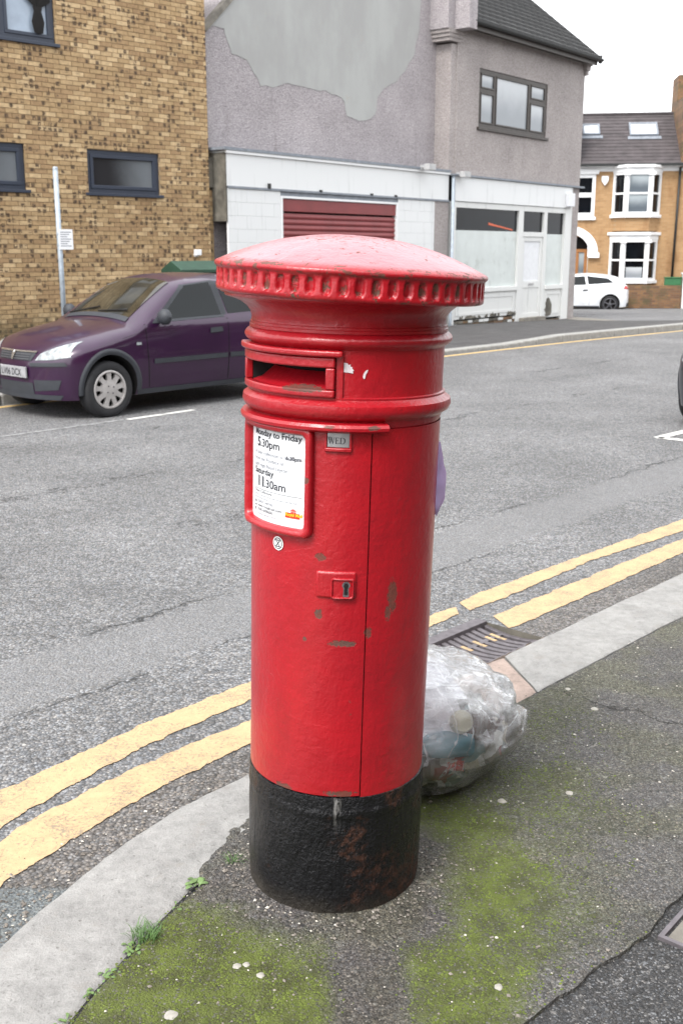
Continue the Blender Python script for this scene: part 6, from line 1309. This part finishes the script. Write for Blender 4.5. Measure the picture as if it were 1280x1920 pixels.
while k < 9000:
    x, y = rw.uniform(-.75, 1.), rw.uniform(1.8, 3.6)
    if rw.random() > mossmask(x, y) ** 1.5 * (1.2 if noise.noise((x * 30, y * 30, 2)) > -.1 else .25) or not inside((x, y), PAVE): continue
    s_ = rw.uniform(.0012, .0036); a = rw.uniform(0, 6.28); c_, q_ = math.cos(a) * s_, math.sin(a) * s_; zz = rw.uniform(.35, .7); px = [(math.cos(w * 1.2566), math.sin(w * 1.2566)) for w in range(5)]
    m.add([(x + p * c_ - q * q_, y + p * q_ + q * c_, .0003) for p, q in px] + [(x + (p * c_ - q * q_) * .6, y + (p * q_ + q * c_) * .6, s_ * zz) for p, q in px], [(w, (w + 1) % 5, 5 + (w + 1) % 5, 5 + w) for w in range(5)] + [(5, 6, 7, 8, 9)]); k += 1
tag(stuff(m.build('moss', 'moss', None, smooth=True)), 'low green moss cushions growing on the tarmac round the post box', 'moss')
tag(grit('loose_grit', 1500, 'grit', .0018, .0045, 'pave'), 'loose grey grit scattered over the mossy pavement', 'grit'); tag(grit('loose_grit', 260, 'pale_grit', .0018, .0045, 'pave'), 'pale specks of grit scattered over the mossy pavement', 'grit')
tag(grit('loose_grit', 420, 'grit', .002, .006, 'ring'), 'grit collected round the foot of the black base', 'grit'); tag(grit('loose_grit', 60, 'pale_grit', .002, .0045, 'ring'), 'pale crumbs collected round the foot of the black base', 'grit')
tag(grit('gutter_gravel', 900, 'grit', .002, .0065, 'lane'), 'gravel lying in the gutter between yellow line and kerb', 'gravel'); tag(grit('gutter_gravel', 140, 'pale_grit', .002, .006, 'lane'), 'pale gravel lying in the gutter between yellow line and kerb', 'gravel')
for x, y, r_, lab in ((-.371, 1.998, .014, 'largest pale trodden gum spot at the lower left of the mossy pavement'), (-.243, 2.162, .0095, 'bright white trodden gum spot left of a paler one on the moss'), (-.222, 2.168, .008, 'pale trodden gum spot right beside the bright white one'), (-.186, 2.13, .009, 'greyish trodden gum spot right of and below the white pair'), (.355, 2.09, .010, 'white splash on the tarmac at the lower right near the crack'), (.485, 2.93, .013, 'grey trodden gum spot on the pavement right of the rubbish bag'), (.70, 2.98, .012, 'pale trodden gum spot farthest right of the rubbish bag'), (.92, 3.60, .013, 'pale trodden gum spot near the grey kerb stone'), (.86, 3.78, .010, 'small white splash right by the kerb joint')):
    m = M(); n = 18; ph = rw.uniform(0, 9); ring_ = [(r_ * (1 + .22 * noise.noise((math.cos(6.283 * k / n) * 1.6 + ph, math.sin(6.283 * k / n) * 1.6, ph))) * math.cos(6.283 * k / n), r_ * 1.1 * (1 + .22 * noise.noise((math.cos(6.283 * k / n) * 1.6 + ph, math.sin(6.283 * k / n) * 1.6, ph))) * math.sin(6.283 * k / n)) for k in range(n)]
    m.add([(a, b, 0) for a, b in ring_] + [(a * .7, b * .7, .0022) for a, b in ring_] + [(0, 0, .0026)], [(k, (k + 1) % n, n + (k + 1) % n, n + k) for k in range(n)] + [(n + k, n + (k + 1) % n, 2 * n) for k in range(n)])
    o = m.build('gum_spot', 'gum', None, smooth=True); o.location = (x, y, .0008); tag(o, lab, 'gum spot')
